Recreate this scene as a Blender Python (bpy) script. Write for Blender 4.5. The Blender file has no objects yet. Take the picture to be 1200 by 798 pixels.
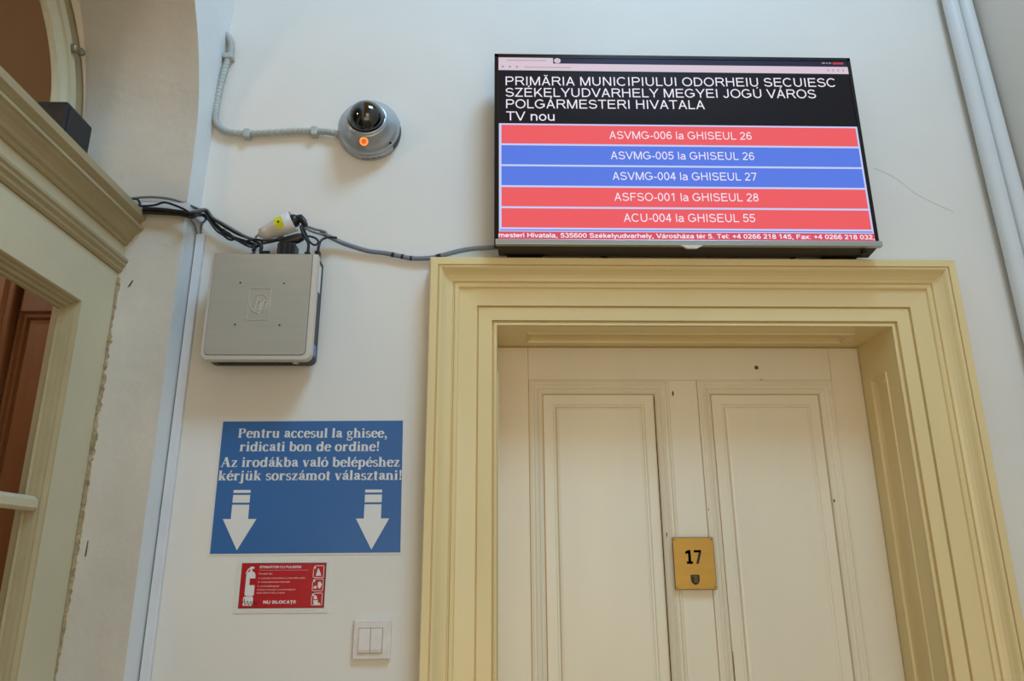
import bpy, bmesh, math, random
from mathutils import Vector, Matrix
random.seed(7)
scn = bpy.context.scene
col = scn.collection
R = math.radians

# ------------------------------------------------------------------ camera
cam_d = bpy.data.cameras.new('camera'); cam = bpy.data.objects.new('camera', cam_d); col.objects.link(cam)
cam_d.sensor_width = 36.0; cam_d.lens = 870.0 / 1200.0 * 36.0; cam_d.clip_start = 0.02
P, RO, YA = R(16.77), R(-0.32), R(1.56)
fwd = Vector((math.sin(YA) * math.cos(P), math.cos(YA) * math.cos(P), math.sin(P)))
r0 = Vector((math.cos(YA), -math.sin(YA), 0)); u0 = r0.cross(fwd)
rr = r0 * math.cos(RO) + u0 * math.sin(RO); uu = -r0 * math.sin(RO) + u0 * math.cos(RO)
m3 = Matrix((rr, uu, -fwd)).transposed()
cam.matrix_world = Matrix.Translation((0, -1.71, 1.5)) @ m3.to_4x4()
scn.camera = cam

# ------------------------------------------------------------------ world, lights, exposure
w = bpy.data.worlds.new('world'); scn.world = w; w.use_nodes = True
bg = w.node_tree.nodes['Background']; bg.inputs[0].default_value = (1.0, 0.56, 0.14, 1); bg.inputs[1].default_value = 0.40

def area(name, loc, target, size, power, color):
    l = bpy.data.lights.new(name, 'AREA'); l.shape = 'RECTANGLE'; l.size = size[0]; l.size_y = size[1]
    l.energy = power; l.color = color
    o = bpy.data.objects.new(name, l); col.objects.link(o); o.location = loc
    d = Vector(target) - Vector(loc); o.rotation_euler = d.to_track_quat('-Z', 'Y').to_euler()
    return o
area('daylight_upper_window', (1.15, -2.1, 5.4), (0.2, 0.0, 2.0), (1.3, 1.0), 120, (0.335, 0.64, 0.98))
area('floor_bounce', (0.3, -2.9, 0.75), (0.4, 0, 1.8), (1.8, 1.2), 11, (1.0, 0.84, 0.56))
area('front_fill', (0.9, -4.2, 1.9), (0.5, 0, 1.5), (1.6, 1.6), 17, (1.0, 1.0, 0.90))  # added frontal fill to brighten door and wall, not a known lamp
pl = bpy.data.lights.new('passage_fill', 'POINT'); pl.energy = 16; pl.color = (1.0, 0.78, 0.55); pl.shadow_soft_size = 0.15  # added fill that brightens the panelling behind the glass, no known lamp
po = bpy.data.objects.new('passage_fill', pl); col.objects.link(po); po.location = (-1.75, -1.35, 2.75)
scn.view_settings.view_transform = 'Standard'; scn.view_settings.look = 'None'
scn.view_settings.gamma = 1.0; scn.view_settings.exposure = 0.0; scn.view_settings.use_curve_mapping = False

# ------------------------------------------------------------------ materials
def srgb(r, g, b):
    f = lambda c: (c / 255 / 12.92) if c / 255 <= 0.04045 else ((c / 255 + 0.055) / 1.055) ** 2.4
    return (f(r), f(g), f(b), 1)
def mat(name, rgb, rough=0.5, metal=0.0, var=0.0, vscale=6.0, bump=0.0, bscale=60.0, spec=0.5, stretch=None, stain=None, coat=0.0):
    m = bpy.data.materials.new(name); m.use_nodes = True; nt = m.node_tree; b = nt.nodes['Principled BSDF']
    c = srgb(*rgb); b.inputs['Base Color'].default_value = c
    b.inputs['Roughness'].default_value = rough; b.inputs['Metallic'].default_value = metal
    b.inputs['Specular IOR Level'].default_value = spec; b.inputs['Coat Weight'].default_value = coat
    tc = nt.nodes.new('ShaderNodeTexCoord'); mp = nt.nodes.new('ShaderNodeMapping')
    nt.links.new(tc.outputs['Object'], mp.inputs['Vector'])
    if stretch: mp.inputs['Scale'].default_value = stretch
    if var > 0:
        n = nt.nodes.new('ShaderNodeTexNoise'); n.inputs['Scale'].default_value = vscale; n.inputs['Detail'].default_value = 6
        nt.links.new(mp.outputs[0], n.inputs['Vector'])
        r = nt.nodes.new('ShaderNodeValToRGB'); nt.links.new(n.outputs['Fac'], r.inputs[0])
        r.color_ramp.elements[0].position = 0.3; r.color_ramp.elements[1].position = 0.7
        r.color_ramp.elements[0].color = [x * (1 - var) for x in c[:3]] + [1]
        r.color_ramp.elements[1].color = [min(1, x * (1 + var)) for x in c[:3]] + [1]
        out = r.outputs[0]
        if stain:
            n2 = nt.nodes.new('ShaderNodeTexNoise'); n2.inputs['Scale'].default_value = stain[1]; n2.inputs['Detail'].default_value = 8
            nt.links.new(tc.outputs['Object'], n2.inputs['Vector'])
            r2 = nt.nodes.new('ShaderNodeValToRGB'); nt.links.new(n2.outputs['Fac'], r2.inputs[0])
            r2.color_ramp.elements[0].position = stain[2]; r2.color_ramp.elements[1].position = stain[2] + 0.08
            mx = nt.nodes.new('ShaderNodeMix'); mx.data_type = 'RGBA'
            nt.links.new(r2.outputs[0], mx.inputs[0]); nt.links.new(out, mx.inputs[6]); mx.inputs[7].default_value = srgb(*stain[0])
            out = mx.outputs[2]
        nt.links.new(out, b.inputs['Base Color'])
    if bump > 0:
        n = nt.nodes.new('ShaderNodeTexNoise'); n.inputs['Scale'].default_value = bscale; n.inputs['Detail'].default_value = 5
        nt.links.new(mp.outputs[0], n.inputs['Vector'])
        bp = nt.nodes.new('ShaderNodeBump'); bp.inputs['Strength'].default_value = bump; bp.inputs['Distance'].default_value = 0.01
        nt.links.new(n.outputs['Fac'], bp.inputs['Height']); nt.links.new(bp.outputs[0], b.inputs['Normal'])
    return m
def emit(name, rgb, s=1.0):
    m = bpy.data.materials.new(name); m.use_nodes = True; b = m.node_tree.nodes['Principled BSDF']
    b.inputs['Base Color'].default_value = (0.01, 0.01, 0.01, 1); b.inputs['Roughness'].default_value = 0.25
    b.inputs['Specular IOR Level'].default_value = 0.12
    b.inputs['Emission Color'].default_value = srgb(*rgb); b.inputs['Emission Strength'].default_value = s
    return m
M = {
 'wall': mat('wall_paint', (226, 222, 213), 0.6, var=0.03, vscale=2.5, bump=0.16, bscale=9, spec=0.35),
 'reveal': mat('reveal_plaster', (202, 195, 181), 0.75, var=0.07, vscale=5, bump=0.22, bscale=22, spec=0.2, stain=((178, 160, 132), 9, 0.68)),
 'strip': mat('arris_plaster', (220, 222, 220), 0.6, var=0.03, vscale=6, bump=0.3, bscale=14, spec=0.3),
 'casing': mat('yellow_gloss_paint', (228, 206, 152), 0.24, var=0.035, vscale=7, bump=0.10, bscale=18, stretch=(1, 1, 0.25)),
 'casing_h': mat('yellow_gloss_paint_head', (228, 206, 152), 0.24, var=0.035, vscale=7, bump=0.10, bscale=18, stretch=(0.25, 1, 1)),
 'door': mat('cream_door_paint', (232, 220, 194), 0.26, var=0.03, vscale=8, bump=0.10, bscale=22, stretch=(1, 1, 0.2)),
 'olive': mat('olive_cream_paint', (200, 190, 158), 0.4, var=0.04, vscale=6, bump=0.10, bscale=25),
 'olive_shade': mat('olive_paint_shaded', (166, 150, 112), 0.35, var=0.05, vscale=8, bump=0.10, bscale=25),  # darker copy of the olive paint, moulding shade put into its colour
 'caulk': mat('crumbly_caulk', (168, 148, 108), 0.85, var=0.35, vscale=60, bump=0.6, bscale=120),
 'chip': mat('bare_wood_chip', (104, 78, 40), 0.8, var=0.3, vscale=80),
 'brown': mat('brown_varnished_wood', (150, 96, 58), 0.4, var=0.18, vscale=9, bump=0.1, bscale=30, stretch=(3, 3, 0.3)),
 'pinkwood': mat('rosy_wood', (176, 124, 92), 0.4, var=0.1, vscale=9, stretch=(3, 3, 0.3)),
 'passage': mat('passage_plaster', (150, 124, 100), 0.8, var=0.06, vscale=3),
 'black': mat('black_plastic', (18, 18, 20), 0.35, bump=0.05, bscale=200),
 'speaker': mat('black_speaker_shell', (16, 18, 22), 0.5, bump=0.1, bscale=150, var=0.2, vscale=90),
 'cable': mat('black_cable', (26, 24, 24), 0.45, var=0.15, vscale=40),
 'greycable': mat('grey_cable', (112, 112, 112), 0.5, var=0.08, vscale=40),
 'bluegrey': mat('blue_grey_sleeve', (118, 124, 134), 0.45, var=0.12, vscale=30),
 'conduit': mat('pale_grey_conduit', (176, 180, 174), 0.5, var=0.05, vscale=30),
 'trunk': mat('white_trunking', (212, 214, 216), 0.35, var=0.04, vscale=12, stain=((178, 160, 136), 6, 0.66)),
 'trunkgap': mat('trunking_gap', (58, 56, 50), 0.8),
 'pipe': mat('white_pipe_paint', (216, 220, 220), 0.3, var=0.02, vscale=10, bump=0.05, bscale=30),
 'pc': mat('silver_lid', (176, 170, 156), 0.5, metal=0.1, var=0.03, vscale=5, stretch=(1, 1, 12)),
 'pcrim': mat('bright_silver_rim', (206, 198, 186), 0.4, metal=0.1),
 'pcdark': mat('dark_grey_chassis', (46, 48, 50), 0.5, var=0.1, vscale=60),
 'hole': mat('dark_hole', (12, 12, 12), 0.9),
 'silver': mat('silver_camera_shell', (176, 182, 188), 0.28, metal=0.55),
 'smoke': mat('smoked_dome', (10, 10, 12), 0.06, spec=0.9, coat=0.5),
 'led': emit('orange_led', (255, 120, 40), 2.2),
 'ledc': emit('orange_led_centre', (235, 105, 70), 0.9),
 'white': mat('white_plastic', (214, 206, 198), 0.4, var=0.03, vscale=15),
 'switch': mat('switch_plastic', (222, 214, 208), 0.35, var=0.05, vscale=40),
 'yellow': mat('yellow_sticker', (214, 214, 20), 0.5),
 'dark': mat('dark_print', (40, 36, 24), 0.6),
 'paper': mat('laminated_paper', (222, 220, 212), 0.35),
 'blue': mat('blue_print', (56, 106, 164), 0.32, var=0.05, vscale=5, bump=0.05, bscale=12),
 'letter': mat('pale_print', (226, 226, 222), 0.4),
 'red': mat('red_print', (186, 22, 34), 0.3, var=0.04, vscale=20),
 'redpale': mat('pale_red_print', (226, 190, 186), 0.4),
 'brass': mat('brass_plate', (182, 142, 66), 0.38, metal=0.55, var=0.05, vscale=5, stretch=(1, 1, 14)),
 'ink': mat('black_engraving', (22, 18, 12), 0.5),
 'steel': mat('worn_steel', (150, 140, 120), 0.35, metal=0.7, var=0.2, vscale=50),
 'bezel': mat('tv_gloss_black', (12, 12, 14), 0.18),
 'tvsilver': mat('tv_silver_lip', (176, 182, 180), 0.3, metal=0.5),
 'tvunder': mat('tv_underside', (58, 50, 40), 0.5),
 's_black': emit('screen_black', (24, 20, 26), 0.7), 's_navy': emit('screen_navy', (36, 36, 62), 1), 's_pink': emit('screen_bar_grey', (214, 196, 208), 1),
 's_red': emit('screen_red', (236, 92, 98), 1.0), 's_red2': emit('screen_ticker_red', (214, 78, 96), 1),
 's_blue': emit('screen_blue', (88, 122, 226), 1), 's_edge': emit('screen_lavender', (196, 206, 246), 1),
 's_white': emit('screen_white', (240, 232, 246), 1), 's_dim': emit('screen_dim_print', (160, 140, 155), 1), 's_close': emit('screen_close_red', (186, 60, 70), 1),
 'stone': mat('floor_terrazzo', (150, 138, 122), 0.5, var=0.15, vscale=30),
}
gm = bpy.data.materials.new('window_glass'); gm.use_nodes = True; b = gm.node_tree.nodes['Principled BSDF']
b.inputs['Transmission Weight'].default_value = 1; b.inputs['Roughness'].default_value = 0.02; b.inputs['IOR'].default_value = 1.05
b.inputs['Base Color'].default_value = (0.93, 0.95, 0.93, 1)
M['glass'] = gm

# ------------------------------------------------------------------ mesh helpers
class MB:
    def __init__(s): s.v = []; s.f = []; s.sm = []
    def add(s, v, f, smooth=False):
        o = len(s.v); s.v += [tuple(p) for p in v]; s.f += [tuple(i + o for i in q) for q in f]; s.sm += [smooth] * len(f); return s
    def box(s, x0, x1, y0, y1, z0, z1):
        v = [(x, y, z) for x in (x0, x1) for y in (y0, y1) for z in (z0, z1)]
        return s.add(v, [(0, 1, 3, 2), (4, 6, 7, 5), (0, 4, 5, 1), (2, 3, 7, 6), (0, 2, 6, 4), (1, 5, 7, 3)])
    def grid(s, rows, closed=False, smooth=False):
        n = len(rows[0]); v = [p for r in rows for p in r]; f = []
        for i in range(len(rows) - 1):
            for j in range(n if closed else n - 1):
                k = (j + 1) % n; f.append((i * n + j, i * n + k, (i + 1) * n + k, (i + 1) * n + j))
        return s.add(v, f, smooth)
    def poly(s, pts): return s.add(pts, [tuple(range(len(pts)))])
    def prism(s, pts, d):            # pts 3d outline, d depth vector
        n = len(pts); d = Vector(d); q = [Vector(p) + d for p in pts]
        f = [tuple(range(n)), tuple(range(2 * n - 1, n - 1, -1))] + [(i, (i + 1) % n, n + (i + 1) % n, n + i) for i in range(n)]
        return s.add(list(pts) + q, f)
    def tube(s, pts, r, n=10, smooth=True, caps=True):
        pts = [Vector(p) for p in pts]; rows = []
        t0 = (pts[1] - pts[0]).normalized(); a = t0.orthogonal().normalized()
        for i, p in enumerate(pts):
            t = (pts[min(i + 1, len(pts) - 1)] - pts[max(i - 1, 0)]).normalized()
            a = (a - t * a.dot(t)).normalized(); b = t.cross(a)
            ri = r[i] if isinstance(r, (list, tuple)) else r
            rows.append([p + (a * math.cos(2 * math.pi * k / n) + b * math.sin(2 * math.pi * k / n)) * ri for k in range(n)])
        s.grid(rows, True, smooth)
        if caps: s.poly(rows[0]); s.poly(rows[-1][::-1])
        return s
    def lathe(s, prof, origin, axis, n=48, smooth=True):
        o = Vector(origin); t = Vector(axis).normalized(); a = t.orthogonal().normalized(); b = t.cross(a)
        rows = [[o + t * h + (a * math.cos(2 * math.pi * k / n) + b * math.sin(2 * math.pi * k / n)) * max(r, 1e-5) for k in range(n)] for r, h in prof]
        return s.grid(rows, True, smooth)
    def build(s, name, m, parent=None, bevel=0.0, seg=2, **kw):
        me = bpy.data.meshes.new(name); me.from_pydata([tuple(p) for p in s.v], [], s.f)
        me.polygons.foreach_set('use_smooth', s.sm); me.materials.append(m)
        bm = bmesh.new(); bm.from_mesh(me); bmesh.ops.recalc_face_normals(bm, faces=bm.faces); bm.to_mesh(me); bm.free()
        o = bpy.data.objects.new(name, me); col.objects.link(o)
        if parent:
            o.parent = parent; o.matrix_parent_inverse = parent.matrix_world.inverted()
        if bevel:
            md = o.modifiers.new('bevel', 'BEVEL'); md.width = bevel; md.segments = seg; md.limit_method = 'ANGLE'
        for k, v in kw.items(): o[k] = v
        return o
def smooth_path(pts, k=6):
    P_ = [Vector(p) for p in pts]; out = []
    for i in range(len(P_) - 1):
        p0 = P_[max(i - 1, 0)]; p1 = P_[i]; p2 = P_[i + 1]; p3 = P_[min(i + 2, len(P_) - 1)]
        for j in range(k):
            t = j / k
            out.append(0.5 * ((2 * p1) + (p2 - p0) * t + (2 * p0 - 5 * p1 + 4 * p2 - p3) * t * t + (3 * p1 - p0 - 3 * p2 + p3) * t ** 3))
    out.append(P_[-1]); return out
def thing(name, loc, label, cat, group=None):
    o = bpy.data.objects.new(name, None); col.objects.link(o); o.location = loc; o.empty_display_size = 0.05
    o.matrix_world = Matrix.Translation(loc)
    o['label'] = label; o['category'] = cat
    if group: o['group'] = group
    return o
def setting(name, loc=(0, 0, 0)):
    o = bpy.data.objects.new(name, None); col.objects.link(o); o.location = loc; o.matrix_world = Matrix.Translation(loc); o['kind'] = 'structure'; return o

# bold serif letters drawn with a broad nib
def arc(cx, cy, rx, ry, a0, a1, n=14): return [(cx + rx * math.cos(R(a0 + (a1 - a0) * i / n)), cy + ry * math.sin(R(a0 + (a1 - a0) * i / n))) for i in range(n + 1)]
TH, TN = 0.15, 0.055
def nib(pts, th=TH, tn=TN):
    q = []; n = len(pts)
    L = []; Rr = []
    for i, p in enumerate(pts):
        a = pts[max(i - 1, 0)]; b_ = pts[min(i + 1, n - 1)]; dx, dy = b_[0] - a[0], b_[1] - a[1]; l = math.hypot(dx, dy) or 1
        wd = (tn + (th - tn) * (abs(dy) / l) ** 1.5) / 2; nx, ny = -dy / l * wd, dx / l * wd
        L.append((p[0] + nx, p[1] + ny)); Rr.append((p[0] - nx, p[1] - ny))
    return [(L[i], L[i + 1], Rr[i + 1], Rr[i]) for i in range(n - 1)]
def ser(x, y, w_=0.2, h=0.032): return [((x - w_ / 2, y), (x + w_ / 2, y), (x + w_ / 2, y + h), (x - w_ / 2, y + h))]
def stem(x, y0, y1, top='l', bot=True, w_=TH):
    q = [((x - w_ / 2, y0), (x + w_ / 2, y0), (x + w_ / 2, y1), (x - w_ / 2, y1))]
    if top == 'l': q += [((x - w_ / 2 - 0.05, y1 - 0.035), (x, y1 - 0.035), (x, y1), (x - w_ / 2 - 0.02, y1 - 0.012))]
    if top == 'b': q += ser(x, y1 - 0.032, w_ + 0.13)
    if bot: q += ser(x, y0, w_ + 0.11)
    return q
def blob(x, y, r): return [tuple((x + r * math.cos(R(a)), y + r * math.sin(R(a))) for a in range(0, 360, 30))]
XH, AS, DS = 0.47, 0.68, -0.2
def glyph(c):
    A = lambda: nib([(0.26, 0.60), (0.21, 0.78)], 0.05, 0.05) + [((0.2, 0.54), (0.27, 0.54), (0.36, 0.69), (0.26, 0.69))]
    if c == 'o': return nib(arc(0.25, 0.235, 0.175, 0.225, 0, 360, 28)), 0.5
    if c == 'e': return nib(arc(0.25, 0.235, 0.165, 0.225, 5, 325, 24)) + nib([(0.1, 0.27), (0.43, 0.27)]) , 0.46
    if c == 'c': return nib(arc(0.25, 0.235, 0.165, 0.225, 50, 325, 20)) + blob(0.365, 0.385, 0.055), 0.45
    if c == 'a': return nib([(0.33, 0.30), (0.25, 0.27), (0.14, 0.21), (0.11, 0.12), (0.16, 0.045), (0.24, 0.05), (0.33, 0.12)]) + stem(0.35, 0.06, 0.36, '', False) + nib(arc(0.24, 0.34, 0.12, 0.12, 15, 165, 10)) + blob(0.13, 0.36, 0.05) + nib([(0.36, 0.06), (0.42, 0.03), (0.48, 0.06)]), 0.49
    if c == 'n': return stem(0.13, 0, XH) + nib(arc(0.26, 0.30, 0.14, 0.15, 0, 140, 10)) + stem(0.41, 0, 0.31, ''), 0.56
    if c == 'm': return stem(0.13, 0, XH) + nib(arc(0.26, 0.30, 0.13, 0.15, 0, 140, 10)) + stem(0.4, 0, 0.31, '') + nib(arc(0.53, 0.30, 0.13, 0.15, 0, 140, 10)) + stem(0.67, 0, 0.31, ''), 0.83
    if c == 'u' or c == 'ü':
        g = stem(0.13, 0.14, XH, 'l', False) + nib(arc(0.26, 0.17, 0.14, 0.15, 180, 320, 10)) + stem(0.41, 0.0, XH, 'l', False) + ser(0.46, 0, 0.12)
        if c == 'ü': g += blob(0.18, 0.6, 0.055) + blob(0.36, 0.6, 0.055)
        return g, 0.56
    if c == 'h': return stem(0.13, 0, AS) + nib(arc(0.26, 0.30, 0.14, 0.15, 0, 140, 10)) + stem(0.41, 0, 0.31, ''), 0.56
    if c == 'r': return stem(0.14, 0, XH) + nib(arc(0.31, 0.30, 0.14, 0.14, 60, 160, 6)) + blob(0.36, 0.40, 0.055), 0.44
    if c == 'i': return stem(0.14, 0, XH) + blob(0.13, 0.61, 0.07), 0.28
    if c == 'j': return stem(0.15, -0.1, XH, 'l', False) + nib(arc(0.07, -0.09, 0.09, 0.1, 0, -120, 6)) + blob(0.15, 0.61, 0.07) + blob(0.02, -0.15, 0.045), 0.32
    if c == 'l': return stem(0.14, 0, AS), 0.28
    if c == 't': return stem(0.16, 0.08, 0.60, '', False) + [((0.02, XH - 0.045), (0.31, XH - 0.045), (0.31, XH), (0.02, XH))] + nib(arc(0.23, 0.09, 0.08, 0.075, 180, 310, 6)), 0.34
    if c == 'd': return stem(0.42, 0, AS, 'l', False) + ser(0.48, 0, 0.1) + nib(arc(0.24, 0.235, 0.145, 0.225, 30, 330, 20)), 0.56
    if c == 'b': return stem(0.12, 0.02, AS, 'l', False) + nib(arc(0.28, 0.235, 0.155, 0.225, -150, 150, 20)), 0.52
    if c == 'p': return stem(0.13, DS, XH) + nib(arc(0.28, 0.235, 0.155, 0.225, -150, 150, 20)), 0.54
    if c == 'k': return stem(0.13, 0, AS) + nib([(0.18, 0.2), (0.4, 0.44)], 0.055, 0.05) + nib([(0.24, 0.27), (0.43, 0.02)], 0.16, 0.1) + ser(0.43, 0, 0.2) + ser(0.39, XH - 0.032, 0.19), 0.54
    if c == 's': return nib(arc(0.2, 0.345, 0.115, 0.105, 40, 230, 12) + arc(0.2, 0.125, 0.125, 0.11, 60, -150, 14), 0.12, 0.05) + [((0.28, 0.34), (0.32, 0.34), (0.32, 0.46), (0.30, 0.46)), ((0.06, 0.01), (0.08, 0.01), (0.10, 0.15), (0.06, 0.15))], 0.39
    if c == 'g': return nib(arc(0.23, 0.32, 0.13, 0.135, 0, 360, 22), 0.115) + nib([(0.32, 0.42), (0.4, 0.43), (0.46, 0.43)], 0.06, 0.055) + nib([(0.16, 0.19), (0.11, 0.12), (0.15, 0.06), (0.3, 0.045), (0.41, 0.0), (0.43, -0.08), (0.35, -0.17), (0.2, -0.19), (0.09, -0.15), (0.09, -0.07), (0.16, 0.0)], 0.08, 0.075), 0.5
    if c == 'v': return nib([(0.1, XH - 0.01), (0.26, 0.0)], 0.15, 0.1) + nib([(0.26, 0.0), (0.4, XH - 0.01)], 0.055, 0.05) + ser(0.12, XH - 0.032, 0.22) + ser(0.4, XH - 0.032, 0.16), 0.48
    if c == 'z': return [((0.05, XH - 0.05), (0.4, XH - 0.05), (0.4, XH), (0.05, XH)), ((0.03, 0), (0.41, 0), (0.41, 0.05), (0.03, 0.05)), ((0.03, 0.03), (0.18, 0.03), (0.4, XH - 0.03), (0.25, XH - 0.03)), ((0.05, 0.34), (0.08, 0.34), (0.1, XH), (0.05, XH)), ((0.38, 0.0), (0.41, 0.0), (0.42, 0.15), (0.39, 0.15))], 0.44
    if c == 'P': return stem(0.17, 0, 0.66, 'b', True, 0.15) + nib([(0.17, 0.64), (0.32, 0.64)] + arc(0.33, 0.485, 0.16, 0.155, 90, -90, 14) + [(0.17, 0.33)], 0.15, 0.045), 0.6
    if c == 'A': return nib([(0.1, 0.0), (0.33, 0.66)], 0.06, 0.05) + nib([(0.33, 0.68), (0.56, 0.0)], 0.17, 0.1) + [((0.17, 0.2), (0.47, 0.2), (0.47, 0.245), (0.17, 0.245))] + ser(0.1, 0, 0.2) + ser(0.57, 0, 0.26), 0.7
    if c == '!': return [((0.12, 0.2), (0.18, 0.2), (0.22, 0.66), (0.08, 0.66))] + blob(0.15, 0.07, 0.075) + blob(0.15, 0.62, 0.07), 0.3
    if c == ',': return blob(0.12, 0.06, 0.075) + nib([(0.18, 0.05), (0.16, -0.08), (0.07, -0.15)], 0.06, 0.05), 0.26
    acc = {'á': 'a', 'é': 'e', 'ó': 'o'}
    if c in acc: g, wd = glyph(acc[c]); return g + [((0.2, 0.53), (0.26, 0.53), (0.36, 0.68), (0.25, 0.68))], wd
    return [], 0.26
def serif_into(mb, body, x0, x1, z, cap, y):
    x = 0; out = []
    for ch in body:
        g, wd = glyph(ch)
        out += [[(p[0] + x, p[1]) for p in q] for q in g]; x += wd
    lo = min(p[0] for q in out for p in q); hi = max(p[0] for q in out for p in q); sx = (x1 - x0) / (hi - lo); sz = cap / 0.66
    for k, q in enumerate(out): mb.poly([(x0 + (p[0] - lo) * sx, y - 0.00001 * (k % 5), z + p[1] * sz) for p in q])
# plain grotesque letters drawn with an even pen
CH, SXH = 0.716, 0.519
def sans(c, W):
    h = W / 2; N = lambda pts: nib(pts, W, W)
    def V(x, a, b_): return [((x - h, a), (x + h, a), (x + h, b_), (x - h, b_))]
    def Hh(y, a, b_): return [((a, y - h), (b_, y - h), (b_, y + h), (a, y + h))]
    def D(x0, y0, x1, y1):     # diagonal with flat ends
        k = W * math.hypot(x1 - x0, y1 - y0) / abs(y1 - y0) / 2; return [((x0 - k, y0), (x0 + k, y0), (x1 + k, y1), (x1 - k, y1))]
    def bowl(xl, xr, yb, yt):  # D-shaped stroke open at the left
        ym = (yb + yt) / 2; r = (yt - yb) / 2; xs = max(xl, xr - r); return N([(xl, yt), (xs, yt)] + arc(xs, ym, xr - xs, r, 90, -90, 16)[1:-1] + [(xs, yb), (xl, yb)])
    O = lambda cx, cy, rx, ry: N(arc(cx, cy, rx, ry, 0, 360, 30))
    ac = {'Á': 'A', 'É': 'E', 'Ú': 'U', 'á': 'a', 'é': 'e', 'ó': 'o'}
    if c in ac:
        g, wd = sans(ac[c], W); y = CH + 0.05 if c.isupper() else 0.59; x = wd * 0.5
        return g + [((x - 0.03, y), (x + 0.03, y), (x + 0.12, y + 0.14), (x + 0.02, y + 0.14))], wd
    if c == 'Ă': g, wd = sans('A', W); return g + nib(arc(wd / 2, CH + 0.16, 0.11, 0.09, 190, 350, 8), W * 0.75, W * 0.75), wd
    if c in 'Țţ': g, wd = sans('T', W); return g + V(wd / 2, -0.18, -0.06), wd
    if c == 'ş': g, wd = sans('s', W); return g + V(wd / 2, -0.16, -0.05), wd
    T = CH - h; B = h
    if c == 'A': return D(0.04 + h, 0, 0.335, CH) + D(0.63 - h, 0, 0.335, CH) + Hh(0.24, 0.14, 0.53), 0.667
    if c == 'B': return V(0.12, 0, CH) + bowl(0.12, 0.535, B, 0.375) + bowl(0.12, 0.50, 0.375, T), 0.667
    if c == 'C': return N(arc(0.37, CH / 2, 0.295, CH / 2 - h + 0.008, 42, 318, 24)), 0.722
    if c == 'D': return V(0.12, 0, CH) + N([(0.12, T), (0.30, T)] + arc(0.33, CH / 2, 0.29, CH / 2 - h, 88, -88, 18) + [(0.30, B), (0.12, B)]), 0.722
    if c == 'E': return V(0.12, 0, CH) + Hh(T, 0.12, 0.60) + Hh(0.375, 0.12, 0.56) + Hh(B, 0.12, 0.615), 0.667
    if c == 'F': return V(0.12, 0, CH) + Hh(T, 0.12, 0.565) + Hh(0.365, 0.12, 0.5), 0.611
    if c == 'G': return N(arc(0.375, CH / 2, 0.30, CH / 2 - h + 0.008, 42, 345, 26)) + V(0.665, 0.12, 0.36) + Hh(0.335, 0.40, 0.70), 0.778
    if c == 'H': return V(0.12, 0, CH) + V(0.60, 0, CH) + Hh(0.38, 0.12, 0.6), 0.722
    if c == 'I': return V(0.139, 0, CH), 0.278
    if c == 'J': return V(0.37, 0.2, CH) + N(arc(0.215, 0.2, 0.155, 0.17, 0, -170, 12)), 0.5
    if c == 'K': return V(0.12, 0, CH) + D(0.14, 0.2, 0.56, CH) + D(0.60, 0, 0.27, 0.42), 0.667
    if c == 'L': return V(0.115, 0, CH) + Hh(B, 0.115, 0.52), 0.556
    if c == 'M': return V(0.115, 0, CH) + V(0.72, 0, CH) + D(0.4175, 0, 0.13, CH) + D(0.4175, 0, 0.705, CH), 0.833
    if c == 'N': return V(0.12, 0, CH) + V(0.60, 0, CH) + D(0.59, 0, 0.13, CH), 0.722
    if c == 'O': return O(0.39, CH / 2, 0.305, CH / 2 - h + 0.01), 0.778
    if c == 'P': return V(0.12, 0, CH) + bowl(0.12, 0.58, 0.33, T), 0.667
    if c == 'R': return V(0.12, 0, CH) + bowl(0.12, 0.61, 0.36, T) + D(0.66, 0, 0.44, 0.36), 0.722
    if c == 'S': return N(arc(0.33, 0.515, 0.225, 0.158, 20, 235, 14) + [(0.33, 0.368)] + arc(0.335, 0.20, 0.245, 0.165, 62, -165, 16)), 0.667
    if c == 'T': return V(0.305, 0, CH) + Hh(T, 0.025, 0.585), 0.611
    if c == 'U': return V(0.12, 0.26, CH) + V(0.595, 0.26, CH) + N(arc(0.3575, 0.27, 0.2375, 0.235, 180, 360, 18)), 0.722
    if c == 'V': return D(0.335, 0, 0.05, CH) + D(0.335, 0, 0.62, CH), 0.667
    if c == 'Y': return V(0.333, 0, 0.32) + D(0.333, 0.28, 0.06, CH) + D(0.333, 0.28, 0.61, CH), 0.667
    if c == 'Z': return Hh(T, 0.05, 0.57) + Hh(B, 0.03, 0.58) + D(0.09, B, 0.51, T), 0.611
    if c == '0': return O(0.275, CH / 2, 0.19, CH / 2 - h + 0.008), 0.556
    if c == '1': return V(0.31, 0, CH) + D(0.13, 0.53, 0.30, CH - 0.02), 0.556
    if c == '2': return N(arc(0.27, 0.51, 0.185, 0.165, 170, -35, 14) + [(0.09, B + 0.02)]) + Hh(B, 0.04, 0.5), 0.556
    if c == '3': return N(arc(0.26, 0.525, 0.165, 0.145, 160, -80, 12)) + N(arc(0.265, 0.205, 0.195, 0.17, 85, -165, 14)), 0.556
    if c == '4': return V(0.37, 0, CH) + Hh(0.21, 0.03, 0.51) + D(0.07, 0.21, 0.36, CH), 0.556
    if c == '5': return Hh(T, 0.13, 0.49) + D(0.10, 0.36, 0.15, CH) + N(arc(0.265, 0.235, 0.20, 0.195, 140, -160, 18)), 0.556
    if c == '6': return O(0.285, 0.225, 0.19, 0.185) + N(arc(0.30, 0.36, 0.205, 0.315, 45, 185, 14)), 0.556
    if c == '7': return Hh(T, 0.05, 0.51) + D(0.20, 0, 0.46, CH - W), 0.556
    if c == '8': return O(0.277, 0.535, 0.155, 0.140) + O(0.277, 0.205, 0.19, 0.165), 0.556
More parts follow.
